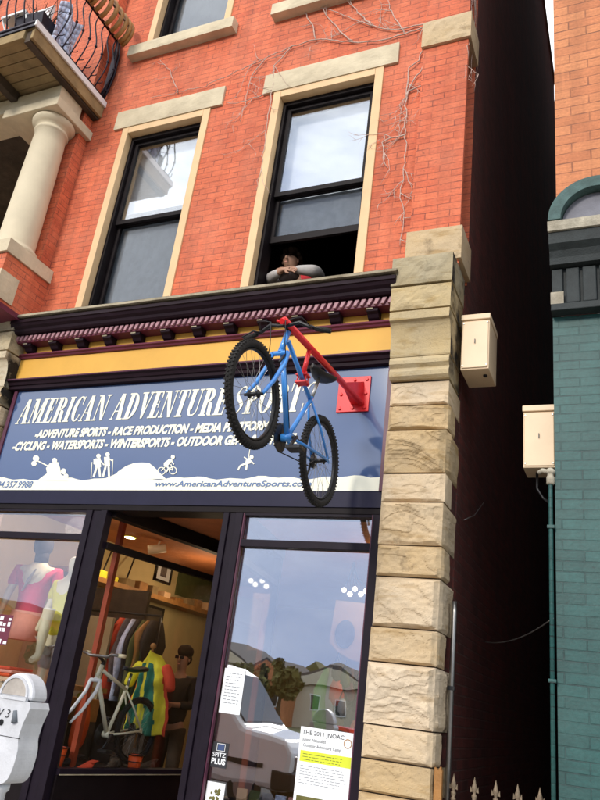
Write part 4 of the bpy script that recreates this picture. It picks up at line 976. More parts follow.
    if not drop:
        for s_, e in ((-1, V(front, 0)+Vector((-.10, s_*0-.06, .20))), (1, V(front, 0)+Vector((-.09, .06, .22)))):
            cb = MB(); a = bv+Vector((-.03, s_*barw*.6, -.02)); cb.tube([a, a+Vector((.10, -s_*.04, .03)), bv+Vector((.09, s_*.05, -.02)), hbv+Vector((.06, s_*.05, .02)), hbv+Vector((.045, s_*.06, -.05))], .0032, 6); cb.build('brake_cable', M['bmetal'], t, local=True)
            lv = MB(); lv.tube([bv+Vector((-.02, s_*barw*.62, -.025)), bv+Vector((.035, s_*barw*.66, -.04)), bv+Vector((.03, s_*barw*.92, -.075))], [.009, .006, .005], 6); lv.build('brake_lever', M['bmetal'], t, local=True)
            ba = MB(); ba.tube([hbv+ax*.05+Vector((.02, s_*.05, 0)), hbv+ax*.13+Vector((.045, s_*.045, 0))], .008, 6); ba.build('brake_arm', M['bmetal'], t, local=True)
        dc = MB(); dl = (V(bb)-dt); dc.tube([dt+dl*.1+Vector((0, .02, 0)), dt+dl*.9+Vector((0, .02, 0))], .0025, 5); dc.build('gear_cable', M['bmetal'], t, local=True)
    d = MB(); d.lathe([(.052, -.050), (.052, -.046), (.040, -.042), (.040, -.036), (.028, -.030)], (0, 0, R), 'Y', 24); d.tube([(.02, -.06, R-.02), (.03, -.06, R-.075), (.055, -.06, R-.12)], .009, 6)
    for s_ in (.052, -.050):
        d.tube([V((0, R+s_), -.048), V((bb[0], bb[1]+(.088 if s_ > 0 else -.088)), -.048)], .0042, 5)
    d.build('chain_and_derailleur', M['bmetal'], t, local=True)
    return t
hb_ = bicycle('hanging_bicycle', (-1.925, -.591, 2.832), math.radians(-90), 'blue bicycle hung from the red arm in front of the sign', .312, (1.043, .353), (.548, .275), (.276, .646), (.715, .865), (.735, .915), (.79, .755), (.17, .885), (.792, .935), 'bikeblue', 'bikeblue')

br_ = thing('wall_bracket', (-1.94, -.04, 3.89), 'red steel arm and bolted square plate carrying the hanging blue bicycle', 'bracket')
B('mounting_plate', 'red', br_, (-2.075, -1.81, -.046, -.032, 3.735, 4.035), bev=.002)
for x in (-2.045, -1.94, -1.84):
    for z in (3.765, 3.885, 4.005):
        if x == -1.94 and z == 3.885: continue
        q = MB(); q.lathe([(.011, -.058), (.014, -.055), (.014, -.046)], (x, 0, z), 'Y', 6); q.build('bolt', M['red'], br_)
P0 = Vector((-1.868, -.045, 3.80)); P1 = Vector((-1.915, -1.42, 3.785))
q = MB(); q.tube([P0, P1], .0235, 14); q.build('arm', M['red'], br_)
q = MB(); q.prism([(P0.x-.004, -.047, 3.79), (P0.x-.004, -.047, 3.985), (P0.x-.012, -.42, 3.81), (P0.x-.012, -.42, 3.79)], (.009, 0, 0)); q.build('gusset', M['red'], br_)
q = MB(); q.prism([(-1.955, -.047, P0.z-.004), (P0.x, -.047, P0.z-.004), (P0.x-.012, -.40, P0.z-.004), (P0.x-.03, -.40, P0.z-.004)], (0, 0, .009)); q.build('gusset', M['red'], br_)
ya = -1.025; pa = P0.lerp(P1, (-.045-ya)/1.375)
q = MB(); q.tube([pa, (-1.925, -1.035, 3.565)], .016, 10); q.build('strut', M['red'], br_)
B('clamp', 'red', br_, (-1.965, -1.885, -1.06, -.99, 3.525, 3.540), (-1.965, -1.885, -1.06, -.99, 3.578, 3.592), bev=.002)
for y in (-1.045, -1.005):
    for x in (-1.955, -1.895):
        q = MB(); q.lathe([(.005, 3.515), (.005, 3.605)], (x, y, 0), n=8); q.build('clamp_bolt', M['red'], br_)
q = MB(); q.tube([P1+Vector((-.01, .03, 0)), P1+Vector((-.06, .02, .012))], .009, 8); q.tube([P1+Vector((0, .01, 0)), P1+Vector((-.005, -.02, -.02))], .02, 8); q.build('end_hook', M['red'], br_)

# ================================================================= PERSON IN THE WINDOW
def hand_chain(vs, es, wrist_i, d, s, r=.009):
    """five unequal fingers off a palm"""
    d = Vector(d).normalized(); s = Vector(s).normalized(); w = Vector(vs[wrist_i][:3])
    pi = len(vs); vs.append((*(w+d*.05), .026, .014)); es.append((wrist_i, pi))
    for k, (off, L_) in enumerate(((-.027, .062), (-.009, .075), (.009, .078), (.026, .068))):
        b = w+d*.085+s*off; i = len(vs); vs.append((*b, r)); es.append((pi, i)); vs.append((*(b+d*L_*.55+Vector((0, 0, -.012))), r*.9)); es.append((i, i+1)); vs.append((*(b+d*L_+Vector((0, 0, -.035))), r*.8)); es.append((i+1, i+2))
    i = len(vs); vs.append((*(w+d*.05-s*.045), r*1.1)); es.append((pi, i)); vs.append((*(w+d*.085-s*.06), r*.9)); es.append((i, i+1))
pr = thing('person', (-2.68, .4, 5.03), 'person with dark curly hair in a white and red top leaning on the window sill', 'person')
hd = at(289, 261, .26)
hx, hy, hz = hd
nk = Vector((hx+.03, hy+.08, hz-.11)); ch = Vector((hx+.12, hy+.20, hz-.24)); hp = Vector((hx+.22, hy+.55, 4.85))
sl_ = Vector((hx-.03, hy+.15, hz-.15)); sr_ = Vector((hx+.27, hy+.15, hz-.13))
el_ = Vector((hx-.11, .10, 5.17)); er_ = Vector((hx+.33, .10, 5.20)); wl_ = Vector((hx+.07, .0, 5.19)); wr_ = Vector((hx+.12, .04, 5.22))
vs = [(*hp, .09, .08), (*ch, .08, .07), (*nk, .048), (hx+.01, hy+.02, hz-.065, .052, .058), (hx, hy-.005, hz-.0, .078, .085), (hx, hy, hz+.06, .08, .088), (*sl_, .05), (*el_, .036), (*wl_, .024), (*sr_, .05), (*er_, .036), (*wr_, .024)]
es = [(0, 1), (1, 2), (2, 3), (3, 4), (4, 5), (1, 6), (6, 7), (7, 8), (1, 9), (9, 10), (10, 11)]
hand_chain(vs, es, 8, (1, -.1, 0), (0, .3, 1)); hand_chain(vs, es, 11, (-1, -.1, 0), (0, .3, 1))
skin('body', vs, es, 'skin', pr)
skin('top', [(*hp, .165, .12), (*(ch+Vector((0, -.01, -.0))), .16, .13), (*(nk+Vector((.01, .02, -.05))), .075)], [(0, 1), (1, 2)], 'clothg', pr)
for (a, b, c, nm) in ((sl_, el_, wl_, 'sleeve'), (sr_, er_, wr_, 'sleeve')):
    skin(nm, [(*a, .070), (*(a.lerp(b, .5)+Vector((0, -.02, .02))), .068), (*(b+Vector((0, 0, .01))), .062), (*b.lerp(c, .8), .042)], [(0, 1), (1, 2), (2, 3)], 'clothw', pr)
skin('scarf', [(hx-.02, .13, 5.17, .055), (hx+.09, .09, 5.20, .07), (hx+.20, .12, 5.20, .055)], [(0, 1), (1, 2)], 'clothg', pr)
skin('collar', [(*(sl_+Vector((-.03, .0, .01))), .052), (*(nk+Vector((0, .06, -.05))), .075), (*(sr_+Vector((-.06, .0, .035))), .055)], [(0, 1), (1, 2)], 'clothr', pr)
q = MB()
random.seed(3)
for i in range(90):
    a = random.uniform(0, 2*PI); e = random.uniform(-.15, 1.5); d = Vector((math.cos(a)*math.cos(e), math.sin(a)*math.cos(e), math.sin(e)))
    if d.y < -.35 and d.z < .55: continue
    q.ball((hx+d.x*.088, hy+.012+d.y*.10, hz+.055+d.z*.085), random.uniform(.018, .034), None, 1, amp=.3)
q.build('hair', M['hair'], pr)
def face_bits(t, hx, hy, hz, fy, glasses=False):
    q = MB(); q.ball((hx, fy-.006, hz-.005), .016, None, 2, (.75, 1, 1.3)); q.build('nose', M['skin'], t)
    for s_ in (-1, 1):
        if glasses: q = MB(); q.box(hx+s_*.034-.026, hx+s_*.034+.026, fy-.015, fy-.006, hz+.012, hz+.045, bev=.004); q.build('glasses_lens', M['cglass'], t)
        else:
            q = MB(); q.ball((hx+s_*.032, fy+.006, hz+.022), .010, None, 1, (1.3, .6, .5)); q.build('eye', M['clothk'], t)
            q = MB(); q.box(hx+s_*.032-.018, hx+s_*.032+.018, fy-.001, fy+.008, hz+.038, hz+.044); q.build('eyebrow', M['hair'], t)
        q = MB(); q.ball((hx+s_*.082, hy, hz+.005), .02, None, 1, (.4, .7, 1.2)); q.build('ear', M['skin'], t)
    q = MB(); q.ball((hx, fy+.004, hz-.045), .018, None, 1, (1.1, .4, .35)); q.build('mouth', M['salmon'], t)
face_bits(pr, hx, hy, hz, hy-.088)
pr.location += Vector((-.06, .14, .085))

# ================================================================= BARE VINES
def vine(paths, label, seed, Y=-.024, r0=.0078, twigs=1.0, name='bare_vine'):
    rnd = random.Random(seed); q = MB()
    def sub(p, ang, L_, r, dep):
        n = max(3, int(L_/.05)); pts = [p]; a = ang
        for i in range(n):
            a += rnd.uniform(-.35, .35); p = p+Vector((math.cos(a)*L_/n, rnd.uniform(-.004, .004), math.sin(a)*L_/n)); p.y = min(max(p.y, Y-.03), Y+.008); pts.append(p)
            if dep < 2 and rnd.random() < .30*twigs: sub(p, a+rnd.choice((-1, 1))*rnd.uniform(.4, 1.1), L_*rnd.uniform(.3, .6), r*.7, dep+1)
        q.tube(pts, [r*(1-.7*i/n) for i in range(n+1)], 5)
    for P in paths:
        pts = [at(x, y, Y) for x, y in P]; fine = []
        for a, b in zip(pts, pts[1:]):
            n = max(2, int((b-a).length/.06))
            for i in range(n):
                p = a.lerp(b, i/n); p += Vector((rnd.uniform(-.012, .012), rnd.uniform(-.006, .006), rnd.uniform(-.012, .012))); fine.append(p)
        fine.append(pts[-1]); N_ = len(fine)
        q.tube(fine, [r0*(1-.6*i/N_) for i in range(N_)], 6)
        for i in range(2, N_-1):
            if rnd.random() < .20*twigs:
                d = fine[i+1]-fine[i]; a = math.atan2(d.z, d.x)+rnd.choice((-1, 1))*rnd.uniform(.4, 1.2); sub(fine[i], a, rnd.uniform(.12, .45), r0*.55, 0)
    return tag(q.build(name, M['vine']), label, 'vine')
vine([[(452, 22), (436, 22), (408, 27), (390, 30), (372, 26), (352, 18), (330, 10), (308, 3)], [(436, 22), (404, 34), (376, 42), (352, 42), (316, 39), (292, 46), (266, 58), (236, 72), (205, 86), (178, 92), (150, 98)],
      [(372, 26), (358, 12), (350, 0)], [(404, 34), (392, 12), (388, 0)], [(352, 42), (330, 20), (318, 0)], [(316, 39), (310, 20), (300, 6)]], 'bare creeper branches spreading over the brick between the upper windows', 11)
vine([[(446, -8), (436, 22), (418, 60), (410, 68), (406, 100), (405, 132), (406, 150), (403, 180), (399, 198), (405, 211), (402, 226), (400, 246)], [(406, 100), (412, 82), (424, 66), (440, 62), (452, 54), (456, 68)], [(405, 135), (392, 138), (382, 142), (384, 158), (388, 168)], [(408, 92), (424, 84), (440, 82), (452, 78)]],
     'pale bare creeper trailing down the brick beside the right window', 5, twigs=1.5)
vine([[(292, 46), (275, 66), (272, 90), (268, 120), (262, 160), (256, 190)], [(266, 58), (250, 78), (246, 100), (240, 122)], [(178, 92), (170, 70), (160, 60)], [(272, 90), (258, 96), (236, 104), (226, 102)]], 'thin bare creeper stem running down the left edge of the right window', 23, r0=.006)
rnd = random.Random(8); q = MB()
for k in range(3):
    p = Vector((XC-.004, .06+k*.13, 9.0+rnd.uniform(-.6, .6))); pts = [p]
    for i in range(22): p = p+Vector((0, rnd.uniform(-.06, .06), rnd.uniform(-.12, -.04))); p.x = XC-.008+rnd.uniform(0, .012); pts.append(p)
    q.tube(pts, [.007*(1-.7*i/22) for i in range(23)], 5)
tag(q.build('bare_vine', M['vine']), 'bare creeper stems hanging on the dark alley wall near the top corner', 'vine')

# ================================================================= PARKING METER
pm = thing('parking_meter', (-2.725, -2.0, 0), 'grey coin parking meter with domed window at the left edge of the pavement', 'parking meter')
q = MB(); mx_, my_ = -2.722, -2.0
prof = [(-.118, 1.455), (-.118, 1.26), (-.112, 1.245), (-.108, 1.20), (-.10, 1.15), (-.075, 1.115), (-.04, 1.10), (.04, 1.10), (.080, 1.115), (.100, 1.15), (.108, 1.20), (.108, 1.25), (.098, 1.285), (.096, 1.31), (.102, 1.36), (.108, 1.455)]
cm = []
for i in range(len(prof)):
    p0_, p1_, p2_, p3_ = (prof[(i+k) % len(prof)] for k in (-1, 0, 1, 2))
    if i == len(prof)-1: cm.append(p1_); continue
    for u in (0, .33, .66): cm.append(tuple(.5*((2*p1_[j])+(-p0_[j]+p2_[j])*u+(2*p0_[j]-5*p1_[j]+4*p2_[j]-p3_[j])*u*u+(-p0_[j]+3*p1_[j]-3*p2_[j]+p3_[j])*u**3) for j in (0, 1)) if i > 0 else tuple(p1_[j]+(p2_[j]-p1_[j])*u for j in (0, 1)))
q.prism([(mx_+x, my_-.068, z) for x, z in cm], (0, .136, 0)); q.build('housing', M['zinc'], pm, bev=.022)
q = MB(); q.prism([(mx_-.002+.112*math.cos(PI*i/20), my_-.055, 1.458+.118*math.sin(PI*i/20)) for i in range(21)], (0, .11, 0)); q.build('dome', M['zinc'], pm, bev=.016)
q = MB(); q.prism([(mx_-.006+.075*math.cos(PI*i/20), my_-.0585, 1.474+.076*math.sin(PI*i/20)) for i in range(21)], (0, .008, 0)); q.build('dome_window', M['meterglass'], pm, bev=.002)
q = MB(); n = 20
for i in range(n):
    a, b = PI*i/n, PI*(i+1)/n
    q.prism([(mx_-.006+.076*math.cos(a), my_-.062, 1.474+.077*math.sin(a)), (mx_-.006+.088*math.cos(a), my_-.062, 1.474+.089*math.sin(a)), (mx_-.006+.088*math.cos(b), my_-.062, 1.474+.089*math.sin(b)), (mx_-.006+.076*math.cos(b), my_-.062, 1.474+.077*math.sin(b))], (0, .01, 0))
q.box(mx_-.10, mx_+.088, my_-.073, my_-.055, 1.455, 1.468); q.build('window_rim', M['zinc'], pm)
B('seam', 'bmetal', pm, (mx_-.112, mx_+.106, my_-.0690, my_-.066, 1.2955, 1.2985))
q = MB(); q.lathe([(.060, -.012), (.066, -.006), (.068, .0)], (mx_-.055, my_-.068, 1.205), 'Y', 30); q.build('vault_door', M['zinc'], pm)
q = MB(); q.lathe([(.012, -.008), (.014, -.003), (.014, 0)], (mx_-.028, my_-.068, 1.352), 'Y', 16); q.build('key_lock', M['bmetal'], pm)
q = MB(); q.tube([(mx_+.04, my_-.069, 1.41), (mx_+.055, my_-.072, 1.36)], [.010, .016], 10); q.build('worn_dent', M['lace'], pm)
q = MB(); q.lathe([(.03, 0), (.03, 1.06), (.042, 1.07), (.042, 1.10)], (mx_, my_, 0), n=20); q.build('post', M['zinc'], pm)
text_mesh('V 3', .07, 'ink', (mx_-.060, my_-.0705, 1.375), width=.072, shear=.15, bold=-.001, height=.036, parent=pm, name='number')

# ================================================================= NOTICES ON THE SHOP GLASS
def sheet(name, x0, x1, z0, z1, label, cat, m='paper', tilt=0, Y=.0225):
    t = thing(name, ((x0+x1)/2, Y, z0), label, cat)
    q = MB(); q.prism([(x0, Y, z0), (x1, Y, z0+tilt), (x1, Y, z1+tilt), (x0, Y, z1)], (0, -.0008, 0)); q.build('sheet', M[m], t); return t
def lines(t, x0, x1, zs, m='lace', Y=.0212, w=.004, seed=1, name='print_lines'):
    r = random.Random(seed); q = MB()
    for z in zs:
        x = x0
        e = x1-r.uniform(0, .25)*(x1-x0)
        while x < e:
            l = r.uniform(.012, .04); q.box(x, min(x+l, e), Y-.0004, Y, z, z+w); x += l+.007
    return q.build(name, M[m], t)
t = sheet('notice', -2.752, -2.582, 1.475, 1.775, 'plain white typed notice taped high on the left of the right shop window', 'notice'); lines(t, -2.73, -2.60, [1.74-.022*i for i in range(10)])
t = sheet('window_sticker', -2.757, -2.63, 1.125, 1.285, 'black square sticker with pale lettering low on the left of the right shop window', 'sticker', 'ink')
B('blue_emblem', 'signblue', t, (-2.715, -2.665, .0207, .0212, 1.235, 1.272)); 
q = MB()
for (a, b, c, d) in ((-2.72, -2.66, 1.274, 1.277), (-2.72, -2.66, 1.230, 1.233), (-2.723, -2.720, 1.230, 1.277), (-2.660, -2.657, 1.230, 1.277)): q.box(a, b, .0207, .0212, c, d)
q.build('emblem_outline', M['paper'], t)
text_mesh('SPITZ', .04, 'paper', (-2.748, .0208, 1.192), width=.105, bold=.0004, height=.028, parent=t, depth=.0006)
text_mesh('PLUS', .04, 'paper', (-2.750, .0208, 1.145), width=.11, bold=.0015, height=.038, parent=t, depth=.0006)
t = sheet('leaflet', -2.756, -2.615, .895, 1.035, 'small white leaflet with a green map below the black sticker', 'leaflet')
q = MB(); rr = random.Random(4)
for i in range(14): q.ball((-2.69+rr.uniform(-.04, .04), .0208, .965+rr.uniform(-.035, .035)), rr.uniform(.006, .016), None, 1, (1, .03, 1))
q.build('green_map', M['leaf'], t)
t = sheet('poster', -2.105, -1.728, .86, 1.462, 'white event poster with a lime green band on the right of the right shop window', 'poster')
B('lime_band', 'lime', t, (-2.09, -1.729, .0209, .0215, 1.252, 1.318))
text_mesh('THE 2011 JNOAC', .05, 'ink', (-2.09, .0208, 1.408), width=.30, bold=.0004, height=.034, parent=t, depth=.0006)
text_mesh('Junior Naturalist', .04, 'ink', (-2.085, .0208, 1.370), width=.17, height=.026, parent=t, depth=.0006)
text_mesh('Outdoor Adventure Camp', .04, 'ink', (-2.075, .0208, 1.335), width=.27, height=.026, parent=t, depth=.0006)
lines(t, -2.07, -1.74, [1.297, 1.280, 1.263], Y=.0208, m='ink', w=.003, seed=5); lines(t, -2.08, -1.74, [1.225-.017*i for i in range(7)], seed=9, w=.003)
q = MB(); q.torus((-1.762, .0212, 1.395), .026, .003, 'Y', 24, 6, sx=.1); q.build('round_emblem', M['woodorange'], t)
B('photo_strip', 'leaf', t, (-2.085, -1.90, .0209, .0214, .93, 1.05)); B('photo_strip', 'clothg', t, (-1.89, -1.735, .0209, .0214, .93, 1.03))
t = sheet('poster', -5.12, -4.868, 1.755, 2.00, 'dark red and white gridded poster on the left shop window', 'poster', 'purple')
rr = random.Random(2)
for i in range(5):
    for j in range(5):
        if rr.random() < .8: x = -5.115+i*.05; z = 1.76+j*.048; B('print_square', 'paper', t, (x+.004, x+rr.uniform(.02, .045), .0207, .0213, z+.004, z+rr.uniform(.018, .04)))

# ================================================================= THINGS IN THE SHOP
def bucket(x, y, z, s, label):
    t = thing('bucket', (x, y, z), label, 'bucket', 'orange buckets in the display')
    q = MB(); q.lathe([(.06*s, 0), (.085*s, .2*s), (.078*s, .2*s), (.056*s, .01)], (x, y, z), n=20); q.build('shell', M['orange'], t)
    q = MB(); q.torus((x, y, z+.2*s), .088*s, .006, 'Z', 24, 6); q.torus((x, y, z+.13*s), .080*s, .004, 'Z', 24, 6); q.build('rim', M['bmetal'], t)
bucket(-4.40, .42, .875, .8, 'orange bucket under the white bicycle fork in the recessed display'); bucket(-4.0, .95, .875, .75, 'orange bucket under the green and yellow jersey')
# display bicycle (front wheel removed)
db = bicycle('display_bicycle', (-4.15, 1.1, .93), math.radians(265), 'white bicycle without its front wheel on display behind the recessed glass', .275, (.90, .31), (.378, .23), (.243, .60), (.595, .73), (.61, .77), (.645, .665), (.20, .77), (.67, .84), 'wframe', 'whitepaint', front_wheel=False, drop=True, barw=.2)
q = MB(); q.lathe([(.09, .875), (.09, .89), (.02, .90), (.015, 1.24)], (-4.225, .215, 0), n=16); tag(q.build('fork_stand', M['bmetal']), 'black stand under the display bicycle fork', 'stand')
# orange inner kayak/vest like sack by the fork
t = thing('life_vest', (-4.62, .78, .9), 'orange and yellow life vest hung behind the white bicycle fork', 'vest')
skin('vest_body', [(-4.60, .86, .98, .09, .05), (-4.58, .86, 1.2, .12, .06), (-4.60, .86, 1.42, .07, .04)], [(0, 1), (1, 2)], 'orange', t)
skin('collar', [(-4.66, .84, 1.45, .035), (-4.60, .84, 1.38, .03), (-4.54, .84, 1.45, .035)], [(0, 1), (1, 2)], 'jyellow', t)
# jersey on a stand
js = thing('jersey', (-4.15, 1.3, 1.0), 'green and yellow jersey with red edges spread on a display stand', 'jersey')
jc = at(150, 690, 1.35)
q = MB(); NU, NV = 84, 60; gr = []
for j in range(NV+1):
    v = j/NV; row = []
    hw = .045+.115*min(1, v/.16)+.05*v if v < .16 else .16+.09*(v-.16)/.84+.012*math.sin(v*11)
    for i in range(NU+1):
        u = i/NU*2-1; x = hw*u; z = .35-.72*v-.035*abs(u)*(1 if v < .3 else .3)+.012*math.sin(u*9)*v
        y = -.14*(1-u*u)-.030*v*math.sin(u*11+v*2.5)-.010*math.sin(u*23+v*9)*v-.006*math.sin(v*31+u*5)
        row.append(q.bm.verts.new((jc.x+x, 1.37+y, jc.z+z)))
    gr.append(row)
for j in range(NV):
    for i in range(NU):
        u = (i+.5)/NU*2-1; v = (j+.5)/NV; au = abs(u+.05*math.sin(v*6))
        m_ = 'jyellow' if v < .15 or au < .11 else ('jgreen' if au < .60-.10*(1-v)-.25*max(0, .35-v)/.35 else ('jyellow' if au < .86 else 'jred'))
        f = q.bm.faces.new((gr[j][i], gr[j][i+1], gr[j+1][i+1], gr[j+1][i])); f.material_index = q.mi(M[m_]); f.smooth = True
o_ = q.build('cloth_front', M['jyellow'], js); o_.modifiers.new('thick', 'SOLIDIFY').thickness = .012
for s_ in (-1, 1):
    skin('short_sleeve', [(jc.x+s_*.13, 1.33, jc.z+.24, .05), (jc.x+s_*.21, 1.33, jc.z+.12, .055), (jc.x+s_*.245, 1.32, jc.z+.0, .06, .045)], [(0, 1), (1, 2)], 'jyellow' if s_ < 0 else 'jred', js)
q = MB(); q.tube([(jc.x, 1.27, jc.z-.5), (jc.x, 1.27, jc.z+.37)], .012, 8); q.ball((jc.x, 1.27, jc.z+.39), .03, None, 2); q.build('stand_pole', M['woodorange'], js)

def mannequin(x, y, z, label, mb_, top, low, rz=0, s=1.0, legs=True):
    t = thing('mannequin', (x, y, z), label, 'mannequin', 'dressed mannequins in the shop')
    V = lambda a, b, c: (x+a*s*math.cos(rz)-b*s*math.sin(rz), y+a*s*math.sin(rz)+b*s*math.cos(rz), z+c*s)
    vs = [(*V(0, 0, .88), .13*s, .10*s), (*V(0, 0, 1.15), .12*s, .09*s), (*V(0, 0, 1.36), .14*s, .09*s), (*V(0, 0, 1.47), .05*s), (*V(0, -.01, 1.56), .068*s, .08*s), (*V(0, -.01, 1.66), .07*s, .075*s),
          (*V(-.19, 0, 1.38), .05*s), (*V(-.25, -.02, 1.12), .038*s), (*V(-.24, -.1, .90), .026*s), (*V(.19, 0, 1.38), .05*s), (*V(.26, -.02, 1.12), .038*s), (*V(.24, -.1, .90), .026*s)]
    es = [(0, 1), (1, 2), (2, 3), (3, 4), (4, 5), (2, 6), (6, 7), (7, 8), (2, 9), (9, 10), (10, 11)]
    if legs:
        n = len(vs); vs += [(*V(-.09, 0, .80), .08*s), (*V(-.1, -.02, .46), .055*s), (*V(-.1, 0, .07), .035*s), (*V(-.1, -.12, .03), .03*s), (*V(.09, 0, .80), .08*s), (*V(.1, -.02, .46), .055*s), (*V(.1, 0, .07), .035*s), (*V(.1, -.12, .03), .03*s)]
        es += [(0, n), (n, n+1), (n+1, n+2), (n+2, n+3), (0, n+4), (n+4, n+5), (n+5, n+6), (n+6, n+7)]
    skin('body', vs, es, mb_, t)
    skin('jersey', [(*V(0, 0, .84), .16*s, .13*s), (*V(0, 0, 1.15), .15*s, .115*s), (*V(0, 0, 1.37), .165*s, .11*s), (*V(-.20, 0, 1.38), .068*s), (*V(-.245, -.01, 1.2), .06*s), (*V(.20, 0, 1.38), .068*s), (*V(.245, -.01, 1.2), .06*s)], [(0, 1), (1, 2), (2, 3), (3, 4), (2, 5), (5, 6)], top, t)
    if low: skin('shorts', [(*V(0, 0, .88), .15*s, .12*s), (*V(-.09, 0, .78), .10*s), (*V(-.10, 0, .55), .09*s), (*V(.09, 0, .78), .10*s), (*V(.10, 0, .55), .09*s)], [(0, 1), (1, 2), (0, 3), (3, 4)], low, t)
    return t
p = at(38, 575, .75)
t = mannequin(p.x, .75, p.z-1.34, 'dark headed mannequin in a crimson jersey in the left shop window', 'mann', 'pinkj', None, .3, 1.0, legs=False)
q = MB(); q.ball((p.x, .73, p.z+.29), .105, None, 3, (.85, 1, 1.15), .08, 5); q.tube([(p.x, .75, p.z+.12), (p.x, .74, p.z+.22)], .07, 12); q.build('hood', M['clothk'], t); q = MB(); q.lathe([(.19, -.62), (.18, -.5), (.155, -.36)], (p.x, .75, p.z), n=24); q.build('skirt', M['salmon'], t)
q = MB(); c_ = Vector((p.x, .62, p.z-.08)); q.prism([(c_.x-.04, c_.y, c_.z-.1), (c_.x+.02, c_.y, c_.z), (c_.x+.07, c_.y, c_.z+.12), (c_.x, c_.y, c_.z+.02)], (0, .02, 0)); q.build('white_flash', M['clothw'], t)
p = at(66, 585, .6)
mannequin(p.x+.05, .62, p.z-1.30, 'cream mannequin in a yellow jersey and white shorts beside the left window post', 'mann', 'jyellow', 'clothw', -.2, .95)
p = at(42, 634, .4); q = MB(); q.tube([(p.x, .42, p.z+.22), (p.x+.01, .40, p.z), (p.x+.0, .42, p.z-.16), (p.x+.0, .40, p.z-.20), (p.x, .34, p.z-.23)], [.055, .045, .032, .036, .025], 14, cap=True)
tag(q.build('leg_form', M['mann']), 'cream display leg form standing low in the left shop window', 'display form')
t = thing('display_table', (-5.2, .6, .88), 'low wooden table with brown boards in the left shop window', 'table')
B('top_board', 'woodorange', t, (-5.7, -4.55, .2, 1.1, 1.47, 1.51)); B('side_board', 'wood', t, (-5.7, -4.55, .22, .25, 1.20, 1.465)); B('side_board', 'woodorange', t, (-5.7, -4.55, .22, .25, .88, 1.19))
t = thing('folded_clothes', (-5.1, .5, 1.51), 'pile of folded orange and red clothes on the display table', 'clothes')
for i, (mm, dx) in enumerate((('orange', 0), ('salmon', .02), ('jred', -.01))): B('folded_shirt', mm, t, (-5.35+dx, -5.02+dx, .3, .6, 1.512+i*.028, 1.538+i*.028), bev=.01)

# person deeper in the shop
pc_ = at(184, 655, 2.8); sx_, sy_, sz_ = pc_
t = thing('person', (sx_, sy_, .06), 'person in dark clothes and glasses standing inside the shop beyond the jersey', 'person')
o = Vector((sx_, sy_, sz_-1.66))
V = lambda a, b, c: (sx_+a, sy_+b, o.z+c)
vs = [(*V(0, 0, .95), .10, .08), (*V(0, 0, 1.15), .09, .07), (*V(0, 0, 1.36), .09, .07), (*V(0, 0, 1.49), .05), (*V(.01, -.02, 1.58), .068, .08), (*V(.01, -.01, 1.67), .068, .078),
      (*V(-.18, 0, 1.40), .05), (*V(-.24, -.03, 1.13), .04), (*V(-.12, -.22, 1.10), .028), (*V(.18, 0, 1.40), .05), (*V(.24, -.03, 1.13), .04), (*V(.12, -.22, 1.12), .028),
      (*V(-.09, 0, .86), .085), (*V(-.10, -.02, .48), .06), (*V(-.10, .02, .10), .04), (*V(-.10, -.12, .05), .035), (*V(.09, 0, .86), .085), (*V(.10, -.02, .48), .06), (*V(.10, .02, .10), .04), (*V(.10, -.12, .05), .035)]
es = [(0, 1), (1, 2), (2, 3), (3, 4), (4, 5), (2, 6), (6, 7), (7, 8), (2, 9), (9, 10), (10, 11), (0, 12), (12, 13), (13, 14), (14, 15), (0, 16), (16, 17), (17, 18), (18, 19)]
hand_chain(vs, es, 8, (.6, -.6, 0), (0, 0, 1)); hand_chain(vs, es, 11, (-.6, -.6, 0), (0, 0, 1))
skin('body', vs, es, 'skin', t)
skin('jacket', [(*V(0, 0, .86), .165, .14), (*V(0, 0, 1.15), .16, .13), (*V(0, 0, 1.41), .15, .12), (*V(-.19, 0, 1.40), .07), (*V(-.245, -.03, 1.13), .06), (*V(-.15, -.18, 1.10), .045), (*V(.19, 0, 1.40), .07), (*V(.245, -.03, 1.13), .06), (*V(.15, -.18, 1.12), .045)], [(0, 1), (1, 2), (2, 3), (3, 4), (4, 5), (2, 6), (6, 7), (7, 8)], 'clothk', t)
skin('trousers', [(*V(0, 0, .95), .14, .12), (*V(-.09, 0, .84), .10), (*V(-.10, -.02, .48), .08), (*V(-.10, .02, .12), .06), (*V(.09, 0, .84), .10), (*V(.10, -.02, .48), .08), (*V(.10, .02, .12), .06)], [(0, 1), (1, 2), (2, 3), (0, 4), (4, 5), (5, 6)], 'wooddark', t)
q = MB(); q.ball(V(.01, .01, 1.70), .093, M['hair'], 3, (1, 1.05, .85), .12, 6); q.ball(V(.01, .05, 1.62), .075, M['hair'], 2, (1, .8, 1)); q.build('hair', M['hair'], t)
face_bits(t, sx_+.01, sy_-.01, o.z+1.60, sy_-.095, True)

# wall hangings on the left inner wall
def wallrect(name, pts, m, label, cat, frame=None, th=.02):
    P = [aX(x, y, XW+.012) for x, y in pts]; y0, y1 = min(p.y for p in P), max(p.y for p in P); z0, z1 = min(p.z for p in P), max(p.z for p in P)
    t = thing(name, (XW+.01, (y0+y1)/2, z0), label, cat)
    B('panel', m, t, (XW+.002, XW+th, y0, y1, z0, z1))
    if frame:
        f = .035; B('frame', frame, t, (XW+.002, XW+th+.015, y0-f, y0-.001, z0-f, z1+f), (XW+.002, XW+th+.015, y1+.001, y1+f, z0-f, z1+f), (XW+.002, XW+th+.015, y0, y1, z0-f, z0-.001), (XW+.002, XW+th+.015, y0, y1, z1+.001, z1+f))
    return t, y0, y1, z0, z1
wallrect('chalkboard', [(135, 606), (162, 611), (150, 672), (123, 666)], 'wooddark', 'tall dark board on the cream shop wall below the shelf', 'board', 'black')
